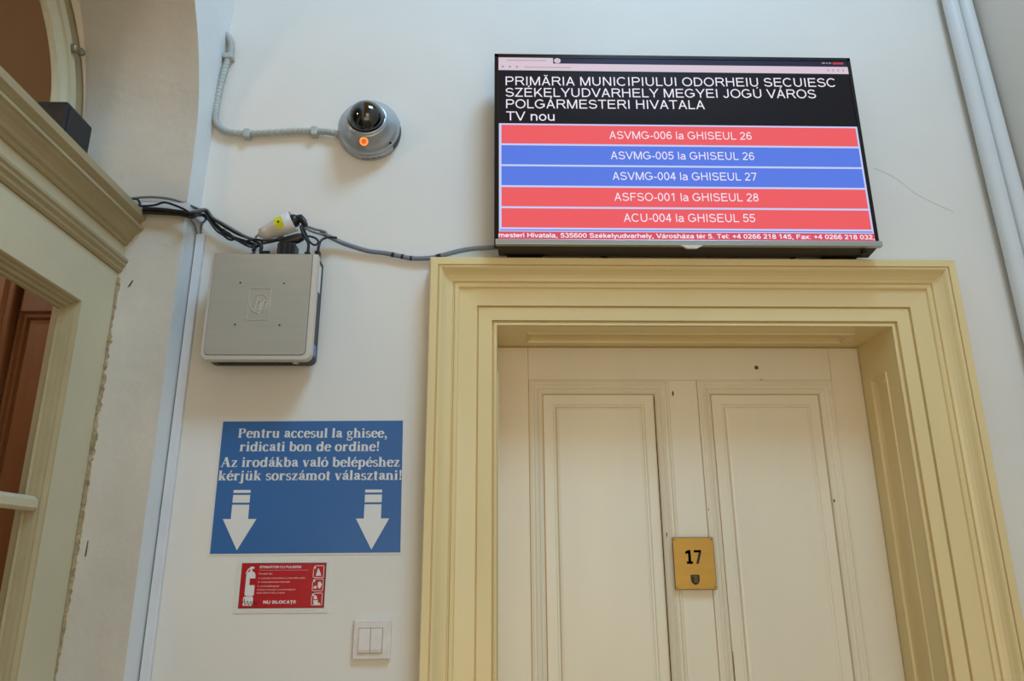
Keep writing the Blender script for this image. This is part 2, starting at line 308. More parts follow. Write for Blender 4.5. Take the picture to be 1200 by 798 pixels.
    if c == 'a': return N(arc(0.27, 0.37, 0.165, 0.11, 165, 20, 8) + [(0.44, 0.33), (0.44, 0.08), (0.49, 0.0)]) + N([(0.43, 0.30), (0.22, 0.265)] + arc(0.21, 0.145, 0.13, 0.11, 110, 280, 12) + [(0.36, 0.06), (0.43, 0.15)]), 0.556
    if c == 'b': return V(0.105, 0, CH) + O(0.29, SXH / 2, 0.185, SXH / 2 - h + 0.01), 0.556
    if c == 'c': return N(arc(0.265, SXH / 2, 0.19, SXH / 2 - h + 0.008, 45, 315, 20)), 0.5
    if c == 'd': return V(0.45, 0, CH) + O(0.265, SXH / 2, 0.185, SXH / 2 - h + 0.01), 0.556
    if c == 'e': return N(arc(0.275, SXH / 2, 0.195, SXH / 2 - h + 0.008, 0, 318, 24)) + Hh(SXH / 2 - 0.005, 0.09, 0.50), 0.556
    if c == 'f': return V(0.14, 0, 0.58) + N(arc(0.245, 0.56, 0.105, 0.115, 180, 90, 6)) + Hh(SXH - h, 0.02, 0.26), 0.278
    if c == 'h': return V(0.105, 0, CH) + V(0.45, 0, 0.32) + N(arc(0.2775, 0.31, 0.1725, 0.165, 0, 180, 14)), 0.556
    if c == 'i': return V(0.11, 0, SXH) + V(0.11, CH - W, CH), 0.222
    if c == 'k': return V(0.105, 0, CH) + D(0.12, 0.15, 0.40, SXH) + D(0.44, 0, 0.23, 0.3), 0.5
    if c == 'l': return V(0.11, 0, CH), 0.222
    if c == 'm': return V(0.105, 0, SXH) + V(0.415, 0, 0.33) + V(0.725, 0, 0.33) + N(arc(0.26, 0.33, 0.155, 0.145, 0, 180, 12)) + N(arc(0.57, 0.33, 0.155, 0.145, 0, 180, 12)), 0.833
    if c == 'n': return V(0.105, 0, SXH) + V(0.45, 0, 0.32) + N(arc(0.2775, 0.31, 0.1725, 0.165, 0, 180, 14)), 0.556
    if c == 'o': return O(0.277, SXH / 2, 0.2, SXH / 2 - h + 0.01), 0.556
    if c == 'p': return V(0.105, -0.2, SXH) + O(0.29, SXH / 2, 0.185, SXH / 2 - h + 0.01), 0.556
    if c == 'r': return V(0.105, 0, SXH) + N(arc(0.27, 0.31, 0.165, 0.165, 180, 75, 8)), 0.333
    if c == 's': return N(arc(0.25, 0.375, 0.155, 0.105, 20, 240, 10) + arc(0.255, 0.145, 0.17, 0.105, 60, -160, 12)), 0.5
    if c == 't': return V(0.135, 0.1, 0.65) + N(arc(0.215, 0.12, 0.08, 0.085, 180, 290, 6)) + Hh(SXH - h, 0.01, 0.26), 0.278
    if c == 'u': return V(0.45, 0, SXH) + V(0.105, 0.2, SXH) + N(arc(0.2775, 0.21, 0.1725, 0.165, 180, 360, 14)), 0.556
    if c == 'v': return D(0.25, 0, 0.05, SXH) + D(0.25, 0, 0.45, SXH), 0.5
    if c == 'x': return D(0.05, 0, 0.44, SXH) + D(0.45, 0, 0.06, SXH), 0.5
    if c == 'y': return D(0.25, 0.02, 0.05, SXH) + D(0.16, -0.2, 0.45, SXH), 0.5
    if c == 'z': return Hh(SXH - h, 0.04, 0.45) + Hh(h, 0.03, 0.46) + D(0.08, h, 0.41, SXH - h), 0.5
    if c == 'g': return V(0.45, -0.05, SXH) + O(0.265, SXH / 2, 0.185, SXH / 2 - h + 0.01) + N(arc(0.27, -0.04, 0.18, 0.13, 0, -160, 12)), 0.556
    if c == '-': return Hh(0.25, 0.04, 0.30), 0.333
    if c == ',': return V(0.13, 0, 0.1) + D(0.09, -0.12, 0.15, 0.02), 0.278
    if c == '.': return V(0.13, 0, 0.1), 0.278
    if c == ':': return V(0.13, 0, 0.1) + V(0.13, 0.42, 0.52), 0.278
    if c == '+': return V(0.29, 0.1, 0.58) + Hh(0.34, 0.05, 0.53), 0.584
    if c == '!': return V(0.14, 0.2, CH) + V(0.14, 0, 0.1), 0.278
    return [], 0.278
def sans_into(mb, body, x0, x1, z, cap, y, W=0.09, dz=0.0):
    x = 0; out = []
    for ch in body:
        g, wd = sans(ch, W)
        out += [[(p[0] + x, p[1]) for p in q] for q in g]; x += wd
    lo = min(p[0] for q in out for p in q); hi = max(p[0] for q in out for p in q); sx = (x1 - x0) / (hi - lo); sz = cap / CH
    for k, q in enumerate(out): mb.poly([(x0 + (p[0] - lo) * sx, y - 0.00001 * (k % 5), z + p[1] * sz + dz * (p[0] - lo) / (hi - lo)) for p in q])
def flat(mb, x0, x1, z0, z1, y): mb.poly([(x0, y, z0), (x1, y, z0), (x1, y, z1), (x0, y, z1)])
def rings(mb, rect, steps, fn, cap=True):
    rows = []
    a0, b0, a1, b1 = rect
    for ins, h in steps:
        rows.append([fn(a0 + ins, b0 + ins, h), fn(a1 - ins, b0 + ins, h), fn(a1 - ins, b1 - ins, h), fn(a0 + ins, b1 - ins, h)])
    mb.grid(rows, True)
    if cap: mb.poly(rows[-1])

# ================================================================== SETTING
MB().poly([(-3, -4.5, 0), (1.42, -4.5, 0), (1.42, 0.2, 0), (-3, 0.2, 0)]).build('floor', M['stone'], kind='structure')
# main wall with the doorway cut out
OX0, OX1, OZ = 0.012, 0.965, 2.047
wb = MB()
H = 4.6
wb.box(-0.95, OX0 - 0.02, 0, 0.3, 0, H); wb.box(OX1 + 0.02, 1.6, 0, 0.3, 0, H); wb.box(OX0 - 0.02, OX1 + 0.02, 0, 0.3, OZ + 0.02, H)
wall_back = wb.build('wall_back', M['wall'], kind='structure')
ck = MB(); ck.tube(smooth_path([(1.0, -0.0002, 2.49), (1.04, -0.0002, 2.47), (1.075, -0.0002, 2.44), (1.10, -0.0002, 2.415), (1.15, -0.0002, 2.385), (1.19, -0.0002, 2.365)]), 0.00045, 5)
ck.build('hairline_crack', mat('crack_filler', (198, 195, 188), 0.7), wall_back, kind='structure')
mb = MB(); mb.prism([(1.405, 0.0, 0), (1.368, 0.0, 2.23), (1.342, 0.0, 3.0), (1.342, 0.0, H), (1.7, 0.0, H), (1.7, 0.0, 0)], (0, -4.5, 0)); mb.build('wall_right', M['wall'], kind='structure')

# left wall: a strip beside the corner, then the arched doorway, then the wall beyond it
def arch(y0, hw, z0, hh, x, n=72, zb=0.0):
    yc = y0 - hw; out = [(x, y0, zb)]
    k0 = 6
    for i in range(1, k0 + 1): out.append((x, y0, zb + (z0 - zb) * i / k0))
    for i in range(1, n): a = math.pi * i / n; out.append((x, yc + hw * math.cos(a), z0 + hh * math.sin(a)))
    for i in range(k0, -1, -1): out.append((x, yc - hw, zb + (z0 - zb) * i / k0))
    return out
XL = -0.735
A_out = arch(-0.078, 0.56, 2.5, 0.571, XL); A_in = arch(-0.080, 0.55, 2.52, 0.454, -1.06)
xc = lambda z: XL + max(0, (z - 2.38)) * 0.037
wl = MB()
zs = [0, 0.5, 1, 1.5, 2.0, 2.3, 2.5]
wl.grid([[(XL, -0.078, z), (xc(z), 0.004, z)] for z in zs])
n = len(A_out)
arc_pts = [p for p in A_out if p[2] >= 2.4999]
half = [p for p in arc_pts if p[1] >= -0.6381]
wl.grid([[p, (xc(p[2]), 0.004, p[2])] for p in half])
top = half[-1][2]
wl.grid([[(XL, -0.638, top), (xc(top), 0.004, top)], [(XL, -0.638, H), (xc(H), 0.004, H)]])
half2 = [p for p in arc_pts if p[1] <= -0.6379]
wl.grid([[p, (XL, -4.5, p[2])] for p in half2])
wl.grid([[(XL, -0.638, top), (XL, -4.5, top)], [(XL, -0.638, H), (XL, -4.5, H)]])
wl.grid([[(XL, -1.198, 2.5), (XL, -4.5, 2.5)], [(XL, -1.198, 0), (XL, -4.5, 0)]])
wall_left = wl.build('wall_left', M['strip'], kind='structure')
rv = MB(); rows = []
for t in [i / 6 for i in range(7)]:
    rows.append([Vector(a).lerp(Vector(b_), t) for a, b_ in zip(A_out, A_in)])
rv.grid(rows, smooth=True)
rv.build('arch_reveal', M['reveal'], wall_left, kind='structure')

# ------------------------------------------------------------------ door 1: the panelled door with the yellow architrave
door1 = setting('door_1', (0.488, 0.16, 0))
prof = [(0.000, -0.022), (0.0315, -0.022), (0.0325, -0.017), (0.0345, -0.017), (0.0355, -0.026), (0.078, -0.029), (0.080, -0.034), (0.084, -0.036),
        (0.088, -0.036), (0.0905, -0.031), (0.0925, -0.031), (0.094, -0.036), (0.101, -0.038), (0.108, -0.042), (0.114, -0.048), (0.119, -0.055), (0.1225, -0.058), (0.125, -0.058),
        (0.126, -0.053), (0.128, -0.053), (0.129, -0.058), (0.1455, -0.058), (0.148, -0.055), (0.149, 0.0)]
EX0, EX1, EZ = -0.002, 0.982, 2.060
def casing(mb, side):
    rows = []
    for u, y in prof:
        if side == 'l': rows.append([(EX0 - u, y, 0), (EX0 - u, y, EZ + u)])
        if side == 't': rows.append([(EX0 - u, y, EZ + u), (EX1 + u, y, EZ + u)])
        if side == 'r': rows.append([(EX1 + u, y, EZ + u), (EX1 + u, y, 0)])
    mb.grid(rows)
for sd, nm in (('l', 'casing_side'), ('r', 'casing_side'), ('t', 'casing_head')):
    mb = MB(); casing(mb, sd); mb.build(nm, M['casing_h' if sd == 't' else 'casing'], door1)
# staff bead between architrave and jamb
bp = [(0.0, -0.022), (0.0, -0.012), (0.002, -0.012)] + [(0.002 + 0.010 * (1 - math.cos(a)), -0.012 - 0.007 * math.sin(a)) for a in [math.pi * i / 8 for i in range(1, 5)]] + [(0.0140, -0.017), (0.0140, -0.002)]
for sd in 'lrt':
    mb = MB(); rows = []
    for u, y in bp:
        u = u * 13 / 14.5
        if sd == 'l': rows.append([(EX0 + u, y, 0), (EX0 + u, y, EZ - u)])
        if sd == 't': rows.append([(EX0 + u, y, EZ - u), (EX1 - u, y, EZ - u)])
        if sd == 'r': rows.append([(EX1 - u, y, EZ - u), (EX1 - u, y, 0)])
    mb.grid(rows); mb.build('staff_bead', M['casing_h' if sd == 't' else 'casing'], door1)
JX0, JX1, JZ = 0.0112, 0.9688, 2.0468
def jamb(fn, a0, a1, pa0, pa1, name):
    # fn(a, y, h): a runs along the jamb, y into the wall, h is depth below the face
    mb = MB(); y0, y1 = -0.016, 0.165; p0, p1 = 0.036, 0.118
    for q in (((a0, y0), (a1, p0)), ((a0, p1), (a1, y1)), ((a0, p0), (pa0, p1)), ((pa1, p0), (a1, p1))):
        (a, y), (c, d) = q; mb.poly([fn(a, y, 0), fn(c, y, 0), fn(c, d, 0), fn(a, d, 0)])
    rings(mb, (pa0, p0, pa1, p1), [(0, 0), (0.002, -0.003), (0.005, -0.003), (0.007, 0.002), (0.014, 0.008), (0.022, 0.010)], fn)
    return mb.build(name, M['casing'], door1)
jamb(lambda a, y, h: (JX0 - h, y, a), 0, JZ, 0.9, 1.95, 'jamb')
jamb(lambda a, y, h: (JX1 + h, y, a), 0, JZ, 0.9, 1.95, 'jamb')
jamb(lambda a, y, h: (a, y, JZ + h), JX0, JX1, 0.085, 0.905, 'jamb_head')
DY = 0.16
# door leaf
def slab(x0, x1, z0, z1, name, d=0.0): return MB().box(x0, x1, DY + d, DY + 0.045, z0, z1).build(name, M['door'], door1, bevel=0.0008)
PZ = 1.957
slab(JX0 + 0.001, 0.0925, 0.01, JZ - 0.003, 'stile'); slab(0.8885, JX1 - 0.001, 0.01, JZ - 0.003, 'stile')
slab(0.093, 0.888, PZ, JZ - 0.003, 'rail'); slab(0.456, 0.530, 0.01, PZ - 0.0003, 'stile')
for (a, b_) in ((0.093, 0.4557), (0.5303, 0.888)):
    slab(a, b_, 0.80, 0.93, 'rail'); slab(a, b_, 0.01, 0.2, 'rail')
dfn = lambda x, z, h: (x, DY + h, z)
steps = [(0, 0.002), (0.001, -0.004), (0.006, -0.0055), (0.009, -0.002), (0.011, -0.002), (0.015, -0.0045), (0.021, -0.001), (0.024, 0.002), (0.0255, -0.0005), (0.030, 0.002), (0.035, 0.006), (0.0365, 0.013)]
psteps = [(0.0375, 0.016), (0.0385, 0.0095), (0.0625, 0.0095), (0.065, 0.0125), (0.0685, 0.0125), (0.072, 0.006), (0.078, 0.005)]
for (a, b_) in ((0.093, 0.4557), (0.5303, 0.888)):
    for (z0, z1) in ((0.93, PZ), (0.2, 0.80)):
        mb = MB(); rings(mb, (a, z0, b_, z1), steps, dfn, cap=False); mb.build('panel_moulding', M['door'], door1)
        mb = MB(); rings(mb, (a, z0, b_, z1), psteps, dfn); mb.build('panel', M['door'], door1)
# shrinkage cracks and chips
mb = MB(); flat(mb, 0.4165, 0.4183, 0.97, 1.915, DY + 0.0035); mb.build('shrinkage_crack', M['hole'], door1)
mb = MB(); flat(mb, 0.5675, 0.5688, 0.97, 1.30, DY + 0.0055); mb.build('shrinkage_crack', M['hole'], door1)
for (x, z, sx, sz) in ((0.692, 1.991, 0.007, 0.006), (0.467, 1.921, 0.0028, 0.009), (0.880, 1.286, 0.003, 0.0045), (0.428, 1.568, 0.0014, 0.006), (0.851, 1.647, 0.0028, 0.004), (0.5345, 1.627, 0.0015, 0.0018), (0.70, 1.957, 0.004, 0.001)):
    pts = [(x + sx * (0.7 + 0.5 * random.random()) * math.cos(a), DY - (0.0062 if x in (0.851, 0.5345, 0.70) else 0.0004), z + sz * (0.7 + 0.5 * random.random()) * math.sin(a)) for a in [2 * math.pi * i / 9 for i in range(9)]]
    MB().poly(pts).build('paint_chip', M['chip'], door1)

# ------------------------------------------------------------------ door 2: glazed door in the arched opening on the left
door2 = setting('door_2', (-0.87, -0.64, 0))
XD, XG = -0.870, -0.900
Y0, Y1 = -0.079, -1.197
PY0, PY1, PT = -0.205, -1.071, 2.038
def bx(x0, x1, ya, yb, z0, z1, name, m, bev=0.001): return MB().box(x0, x1, min(ya, yb), max(ya, yb), z0, z1).build(name, M[m], door2, bevel=bev)
bx(-0.93, XD, Y0, PY0, 0, 2.152, 'stile', 'olive'); bx(-0.93, XD, PY1, Y1, 0, 2.152, 'stile', 'olive')
bx(-0.93, XD, PY0, PY1, PT, 2.152, 'rail', 'olive'); bx(-0.93, XD, PY0, PY1, 0, 0.9, 'rail', 'olive')
mb = MB(); gs = [(0, 0), (0.003, 0.002), (0.006, 0.009), (0.010, 0.010), (0.012, 0.016), (0.018, 0.018), (0.020, 0.025), (0.024, 0.026), (0.026, 0.031)]
rings(mb, (PY1, 0.9, PY0, PT), gs, lambda a, z, h: (XD - h, a, z), cap=False); mb.build('glazing_moulding', M['olive_shade'], door2)
bx(-0.903, -0.9005, PY0 - 0.02, PY1 + 0.02, 0.92, PT - 0.018, 'glass_pane', 'glass', 0)
mb = MB(); mz = 1.603
mb.prism([(-0.899, PY0 - 0.018, mz), (-0.884, PY0 - 0.018, mz), (-0.877, PY0 - 0.018, mz + 0.006), (-0.877, PY0 - 0.018, mz + 0.020), (-0.886, PY0 - 0.018, mz + 0.028), (-0.899, PY0 - 0.018, mz + 0.030)], (0, PY1 - PY0 + 0.036, 0))
mb.build('glazing_bar', M['olive'], door2)
# frieze, astragal and cornice
def run(pr, name, m):
    rows = [[(x, Y0 + 0.001, z), (x, Y1 - 0.001, z)] for x, z in pr]; mb = MB(); mb.grid(rows); mb.poly([r[0] for r in rows]); mb.poly([r[1] for r in rows]); return mb.build(name, M[m], door2)
run([(-0.93, 2.152), (-0.868, 2.153), (-0.862, 2.158), (-0.862, 2.166), (-0.856, 2.170), (-0.856, 2.176), (-0.852, 2.180), (-0.852, 2.186), (-0.864, 2.190), (-0.93, 2.190)], 'astragal', 'olive_shade')
bx(-0.93, -0.866, Y0, Y1, 2.190, 2.226, 'frieze', 'olive')
run([(-0.93, 2.222), (-0.861, 2.222), (-0.858, 2.226), (-0.858, 2.231), (-0.852, 2.234), (-0.850, 2.242), (-0.844, 2.250), (-0.836, 2.256), (-0.835, 2.260), (-0.8285, 2.262), (-0.8285, 2.268), (-0.840, 2.270), (-0.838, 2.277), (-0.832, 2.284), (-0.826, 2.288), (-0.825, 2.304), (-0.86, 2.306), (-1.06, 2.306), (-1.06, 2.2), (-0.93, 2.2)], 'cornice', 'olive_shade')
# transom: concentric arched bands and a pane
def tarch(off, x): return arch(-0.088 - off, 0.54 - off * 1.0, 2.5, 0.455 - off, x, 64, 2.30)
bands = [('transom_frame', 'olive_shade', [(-0.01, -1.015), (0.046, -1.015), (0.048, -1.006)]), ('transom_sash', 'olive', [(0.048, -1.006), (0.049, -1.001), (0.070, -1.001), (0.072, -1.008), (0.074, -1.008), (0.078, -1.012), (0.088, -1.020), (0.092, -1.014), (0.100, -1.014), (0.104, -1.028)])]
for nm, m, pr in bands:
    mb = MB(); mb.grid([tarch(o_, x) for o_, x in pr]); mb.build(nm, M[m], door2)
ga = tarch(0.104, -1.026); mb = MB(); mb.prism(ga, (-0.003, 0, 0)); mb.build('transom_pane', M['glass'], door2)
# peg latch on the transom frame
mb = MB(); mb.lathe([(0, 0), (0.008, 0.0), (0.0115, 0.004), (0.010, 0.012), (0.006, 0.016), (0.007, 0.022), (0.010, 0.028), (0.008, 0.036), (0.005, 0.040), (0, 0.040)], (-1.0, -0.200, 2.677), (0.25, 1, 0.35), 20)
mb.build('latch', M['steel'], door2)
# ragged caulk line where the frame meets the plaster
def ragged(name, pts_fn, zs_, m, parent):
    a = []; b_ = []
    for z in zs_:
        p, q = pts_fn(z); a.append(p); b_.append(q)
    mb = MB(); mb.grid([a, b_]); return mb.build(name, M[m], parent)
zz = [0.9 + i * 0.006 for i in range(int((2.15 - 0.9) / 0.006))]
wv = lambda z: 0.0035 + 0.003 * math.sin(z * 9) + 0.0035 * random.random() + (0.007 if 1.72 < z < 2.0 else 0) * random.random()
ragged('caulk_line', lambda z: ((-0.869, -0.0795, z), (-0.869 + wv(z), -0.0792, z)), zz, 'caulk', door2)
ragged('caulk_line', lambda z: ((-0.8695, -0.080, z), (-0.8693, -0.080 - 0.5 * wv(z), z)), zz, 'caulk', door2)
mb = MB(); ya = [random.random() for _ in range(60)]
ca, cb = [], []
for i in range(52):
    z = 2.306 + i * 0.011
    if z <= 2.5: y = -0.0825
    else: y = -0.081 - 0.55 * (1 - math.sqrt(max(0, 1 - ((z - 2.51) / 0.454) ** 2)))if (z - 2.51) < 0.45 else None
    if y is None: break
    ca.append((-1.0145, y - 0.004, z)); cb.append((-1.0125, y - 0.006 - 0.004 * ya[i], z))
mb.grid([ca, cb]); mb.build('caulk_line', M['chip'], door2)
for (x0, z0, x1, z1, wd) in ((-0.846, 1.519, -0.846, 1.553, 0.0016), (-0.842, 2.118, -0.836, 2.136, 0.003)):
    mb = MB(); mb.poly([(x0 - wd, -0.0795, z0), (x0 + wd, -0.0795, z0 + 0.002), (x1 + wd, -0.0795, z1), (x1 - wd * 0.4, -0.0795, z1 - 0.002)]); mb.build('plaster_chip', M['chip'], wall_left, kind='structure')

# passage behind the glazed door: wood panelling and plaster above it
pas = setting('wall_passage', (-1.5, 0, 0))
MB().box(-3.2, -1.07, 0.0, 0.1, 2.34, 3.6).build('plaster', M['passage'], pas)
MB().box(-3.2, -1.07, -4.5, -1.9, 0, 3.6).build('plaster', M['passage'], pas)
MB().box(-3.3, -3.2, -2.0, 0.1, 0, 3.6).build('plaster', M['passage'], pas)
MB().box(-3.2, -1.07, -1.95, 0.1, 3.6, 3.7).build('plaster', M['passage'], pas)
WY = -0.098
wx = lambda x: 0.95 * x
wz = lambda z: 1.5 + 0.95 * (z - 1.5)
pfn = lambda x, z, h: (x, WY + h, z)
MB().box(-3.1, -0.931, WY + 0.013, WY + 0.03, 0, 2.19).build('wood_backing', M['brown'], pas)
for (x0, x1, z0, z1, m) in ((wx(-1.125), -0.931, wz(2.079), 2.19, 'brown'), (wx(-1.125), wx(-1.116), 0, wz(2.079), 'brown'), (wx(-1.6), wx(-1.15), wz(1.2), wz(1.97), 'brown')):
    MB().box(x0, x1, WY - 0.002, WY + 0.02, z0, z1).build('wood_rail', M[m], pas, bevel=0.003)
MB().box(wx(-1.150), wx(-1.126), WY - 0.020, WY + 0.02, 0, 2.19).build('wood_pilaster', M['brown'], pas, bevel=0.008, seg=4)
mb = MB(); rings(mb, (wx(-1.116), 0.2, -0.90, wz(2.079)), [(0, -0.002), (0.004, 0.004), (0.012, 0.001), (0.016, 0.009), (0.026, 0.010)], pfn); mb.build('wood_panel', M['brown'], pas)
mb = MB(); rings(mb, (wx(-1.6), wz(1.97), wx(-1.150), 2.19), [(0, -0.002), (0.008, 0.006), (0.02, 0.0)], pfn); mb.build('wood_panel', M['pinkwood'], pas)

# ================================================================== THINGS
# ---- television
tv = thing('television', (0.47, -0.06, 2.22), 'wide flat black television showing a queue list, mounted above the yellow door casing', 'television')
TX0, TX1, TZ0, TZ1, TY = 0.003, 0.927, 2.236, 2.756, -0.095
mb = MB(); mb.box(TX0, TX1, TY + 0.001, -0.055, TZ0 - 0.006, TZ1); mb.build('body', M['bezel'], tv, bevel=0.002)
mb = MB(); mb.prism([(TX0 + 0.10, -0.056, TZ0 + 0.0), (TX0 + 0.15, -0.02, TZ0 + 0.03), (TX1 - 0.15, -0.02, TZ0 + 0.03), (TX1 - 0.10, -0.056, TZ0 + 0.0)], (0, 0, 0.3)); mb.build('rear_housing', M['tvunder'], tv, bevel=0.004)
mb = MB()
for (a, b_, c, d) in ((TX0, TX0 + 0.0105, TZ0, TZ1), (TX1 - 0.009, TX1, TZ0, TZ1), (TX0, TX1, TZ1 - 0.0105, TZ1)): mb.box(a, b_, TY - 0.002, TY + 0.004, c, d)
mb.build('bezel', M['bezel'], tv, bevel=0.0012)
mb = MB(); mb.box(TX0 + 0.003, TX1 + 0.006, TY - 0.004, TY + 0.010, 2.2235, 2.2372); mb.build('bottom_lip', M['tvsilver'], tv, bevel=0.0015)
mb = MB(); mb.prism([(TX0 + 0.006, TY + 0.010, 2.228), (TX0 + 0.012, -0.05, 2.214), (TX1 - 0.008, -0.05, 2.214), (TX1 + 0.002, TY + 0.010, 2.228)], (0, 0, 0.012)); mb.build('underside', M['tvunder'], tv)
for (a, b_) in ((0.03, 0.125), (0.80, 0.895)):
    mb = MB(); mb.prism([(a, -0.058, 2.216), (a + 0.012, -0.03, 2.206), (b_ - 0.012, -0.03, 2.206), (b_, -0.058, 2.216)], (0, 0, 0.014)); mb.build('rear_foot_cover', M['black'], tv)
mb = MB(); mb.prism([(0.446, TY - 0.0035, 2.2235), (0.500, TY - 0.0035, 2.2235), (0.484, TY - 0.0035, 2.2155), (0.462, TY - 0.0035, 2.2155)], (0, 0.006, 0)); mb.build('logo_tab', M['white'], tv)
mb = MB(); mb.box(0.3, 0.62, -0.02, 0.0, 2.35, 2.65); mb.build('wall_bracket', M['black'], tv)
mb = MB(); mb.tube([(0.897, TY + 0.02, 2.221), (0.897, TY + 0.02, 2.213)], 0.006, 14); mb.build('screw_foot', M['black'], tv)
SX0, SX1, SZ0, SZ1 = 0.0135, 0.918, 2.2370, 2.7455
Ys = TY
def sq(name, m, rects, dy): 
    mb = MB()
    for r in rects: flat(mb, r[0], r[1], r[2], r[3], Ys - dy)
    return mb.build(name, M[m], screen if name != 'screen' else tv)
screen = sq('screen', 's_black', [(SX0, SX1, SZ0, SZ1)], 0.0)
sq('tab_strip', 's_navy', [(SX0 + 0.14, SX1, 2.729, SZ1)], 0.0003)
sq('toolbar', 's_pink', [(SX0, SX1, 2.7075, 2.729), (SX0, SX0 + 0.14, 2.729, SZ1)], 0.0003)
mb = MB(); mb.poly([(0.1645 + 0.0085 * math.cos(a), Ys - 0.0005, 2.7375 + 0.0075 * math.sin(a)) for a in [2 * math.pi * i / 20 for i in range(20)]]); mb.build('new_tab_button', M['s_pink'], screen)
mb = MB(); mb.box(0.1605, 0.1685, Ys - 0.0007, Ys - 0.0006, 2.737, 2.738); mb.box(0.164, 0.165, Ys - 0.0007, Ys - 0.0006, 2.734, 2.741)
for i in range(3): mb.box(0.022 + i * 0.018, 0.027 + i * 0.018, Ys - 0.0007, Ys - 0.0006, 2.715, 2.7205)
for i in range(26):
    x = 0.08 + i * 0.0046; mb.box(x, x + 0.0028, Ys - 0.0007, Ys - 0.0006, 2.7155, 2.7185)
for i in range(22):
    x = 0.035 + i * 0.0046; mb.box(x, x + 0.003, Ys - 0.0007, Ys - 0.0006, 2.7355, 2.7385)
for i in range(4): mb.box(0.864 + i * 0.013, 0.867 + i * 0.013, Ys - 0.0007, Ys - 0.0006, 2.715, 2.721)
mb.build('browser_marks', M['s_dim'], screen, kind='stuff')
sq('window_buttons', 's_close', [(0.880, 0.908, 2.7365, 2.7425)], 0.0005)
sq('window_buttons', 's_dim', [(0.852, 0.860, 2.738, 2.742), (0.863, 0.867, 2.738, 2.742), (0.870, 0.876, 2.738, 2.742)], 0.0005)
LP = 0.0175
sq('list_border', 's_edge', [(LP - 0.003, SX1 - 0.0005, 2.2575, 2.5520)], 0.0003)
bars = [(2.4950, 2.5475, 's_red'), (2.4370, 2.4900, 's_blue'), (2.3800, 2.4320, 's_blue'), (2.3235, 2.3750, 's_red'), (2.2680, 2.3185, 's_red')]
for z0, z1, m in bars: sq('queue_row', m, [(LP + 0.003, SX1 - 0.005, z0, z1)], 0.0006)
sq('row_underline', 's_blue', [(LP, SX1 - 0.003, 2.2600, 2.2630)], 0.0006)
sq('ticker_strip', 's_red2', [(SX0, SX1, 2.2370, 2.2575)], 0.0006)
mb = MB(); yt = Ys - 0.0010
sans_into(mb, 'PRIMĂRIA MUNICIPIULUI ODORHEIU SECUIESC', 0.0315, 0.878, 2.6620, 0.0258, yt, 0.085, 0.006)
sans_into(mb, 'SZÉKELYUDVARHELY MEGYEI JOGÚ VÁROS', 0.0315, 0.824, 2.6285, 0.0258, yt, 0.085, 0.005)
sans_into(mb, 'POLGÁRMESTERI HIVATALA', 0.0325, 0.535, 2.5950, 0.0258, yt, 0.085, 0.003)
sans_into(mb, 'TV nou', 0.0325, 0.1535, 2.5600, 0.0258, yt, 0.085)
mb.build('lettering', M['s_white'], screen)
mb = MB()
for t, x0, x1, z in (('ASVMG-006 la GHISEUL 26', 0.289, 0.646, 2.5105), ('ASVMG-005 la GHISEUL 26', 0.290, 0.647, 2.4535), ('ASVMG-004 la GHISEUL 27', 0.292, 0.647, 2.3965), ('ASFSO-001 la GHISEUL 28', 0.294, 0.646, 2.3400), ('ACU-004 la GHISEUL 55', 0.314, 0.632, 2.2845)):
    sans_into(mb, t, x0, x1, z, 0.0215, yt, 0.085, 0.001)
mb.build('lettering', M['s_white'], screen)
mb = MB(); sans_into(mb, 'mesteri Hivatala, 535600 Székelyudvarhely, Városháza tér 5. Tel: +4 0266 218 145, Fax: +4 0266 218 032,', SX0, SX1 - 0.001, 2.2422, 0.0118, yt, 0.13)
mb.build('lettering', M['s_white'], screen)

# ---- dome camera
C0 = (-0.320, 0.0, 2.578)
cm = thing('dome_camera', C0, 'silver ball-shaped security camera with black dome and orange light', 'camera')
mb = MB(); mb.lathe([(0, 0.0), (0.078, 0.0), (0.080, 0.003), (0.080, 0.020), (0.0785, 0.0215), (0.0785, 0.023), (0.080, 0.0245), (0.0785, 0.033), (0.073, 0.042), (0.0685, 0.046), (0.066, 0.0485), (0.061, 0.054), (0.057, 0.060), (0.053, 0.066), (0.050, 0.070), (0.046, 0.070), (0.044, 0.066), (0.0, 0.06)], C0, (0, -1, 0), 72)
mb.build('housing', M['silver'], cm)
bc = (-0.320, -0.064, 2.581)
mb = MB(); mb.lathe([(0.0465, -0.008), (0.0510, -0.004), (0.0505, 0.003), (0.0465, 0.004)], (-0.320, -0.066, 2.580), (0, -1, 0.12), 60); mb.build('collar', M['silver'], cm)
dm = MB(); dm.lathe([(0.0455 * math.sin(math.pi * i / 24), 0.0455 * math.cos(math.pi * i / 24)) for i in range(25)], bc, (0, -1, 0.1), 48); dome = dm.build('dome', M['smoke'], cm)
lc = Vector((-0.3245, -0.0580, 2.5205)); ax = Vector((0.05, -0.80, -0.60)).normalized()
mb = MB(); mb.lathe([(0.0125, -0.008), (0.0125, 0.001), (0.0115, 0.003), (0.0, 0.003)], lc, ax, 28); mb.build('light_housing', M['silver'], cm)
mb = MB(); mb.lathe([(0.0066, 0.003), (0.0068, 0.0046), (0.0098, 0.0046), (0.0105, 0.003)], lc, ax, 28); mb.build('light_ring', M['led'], cm)
mb = MB(); mb.lathe([(0.0066, 0.0038), (0.0, 0.0038)], lc, ax, 28); mb.build('light_centre', M['ledc'], cm)
mb = MB(); mb.lathe([(0.0035, 0), (0.0035, 0.001), (0, 0.001)], (-0.262, -0.037, 2.5295), (0.6, -0.6, -0.55), 14); mb.build('screw_hole', M['hole'], cm)
mb = MB()
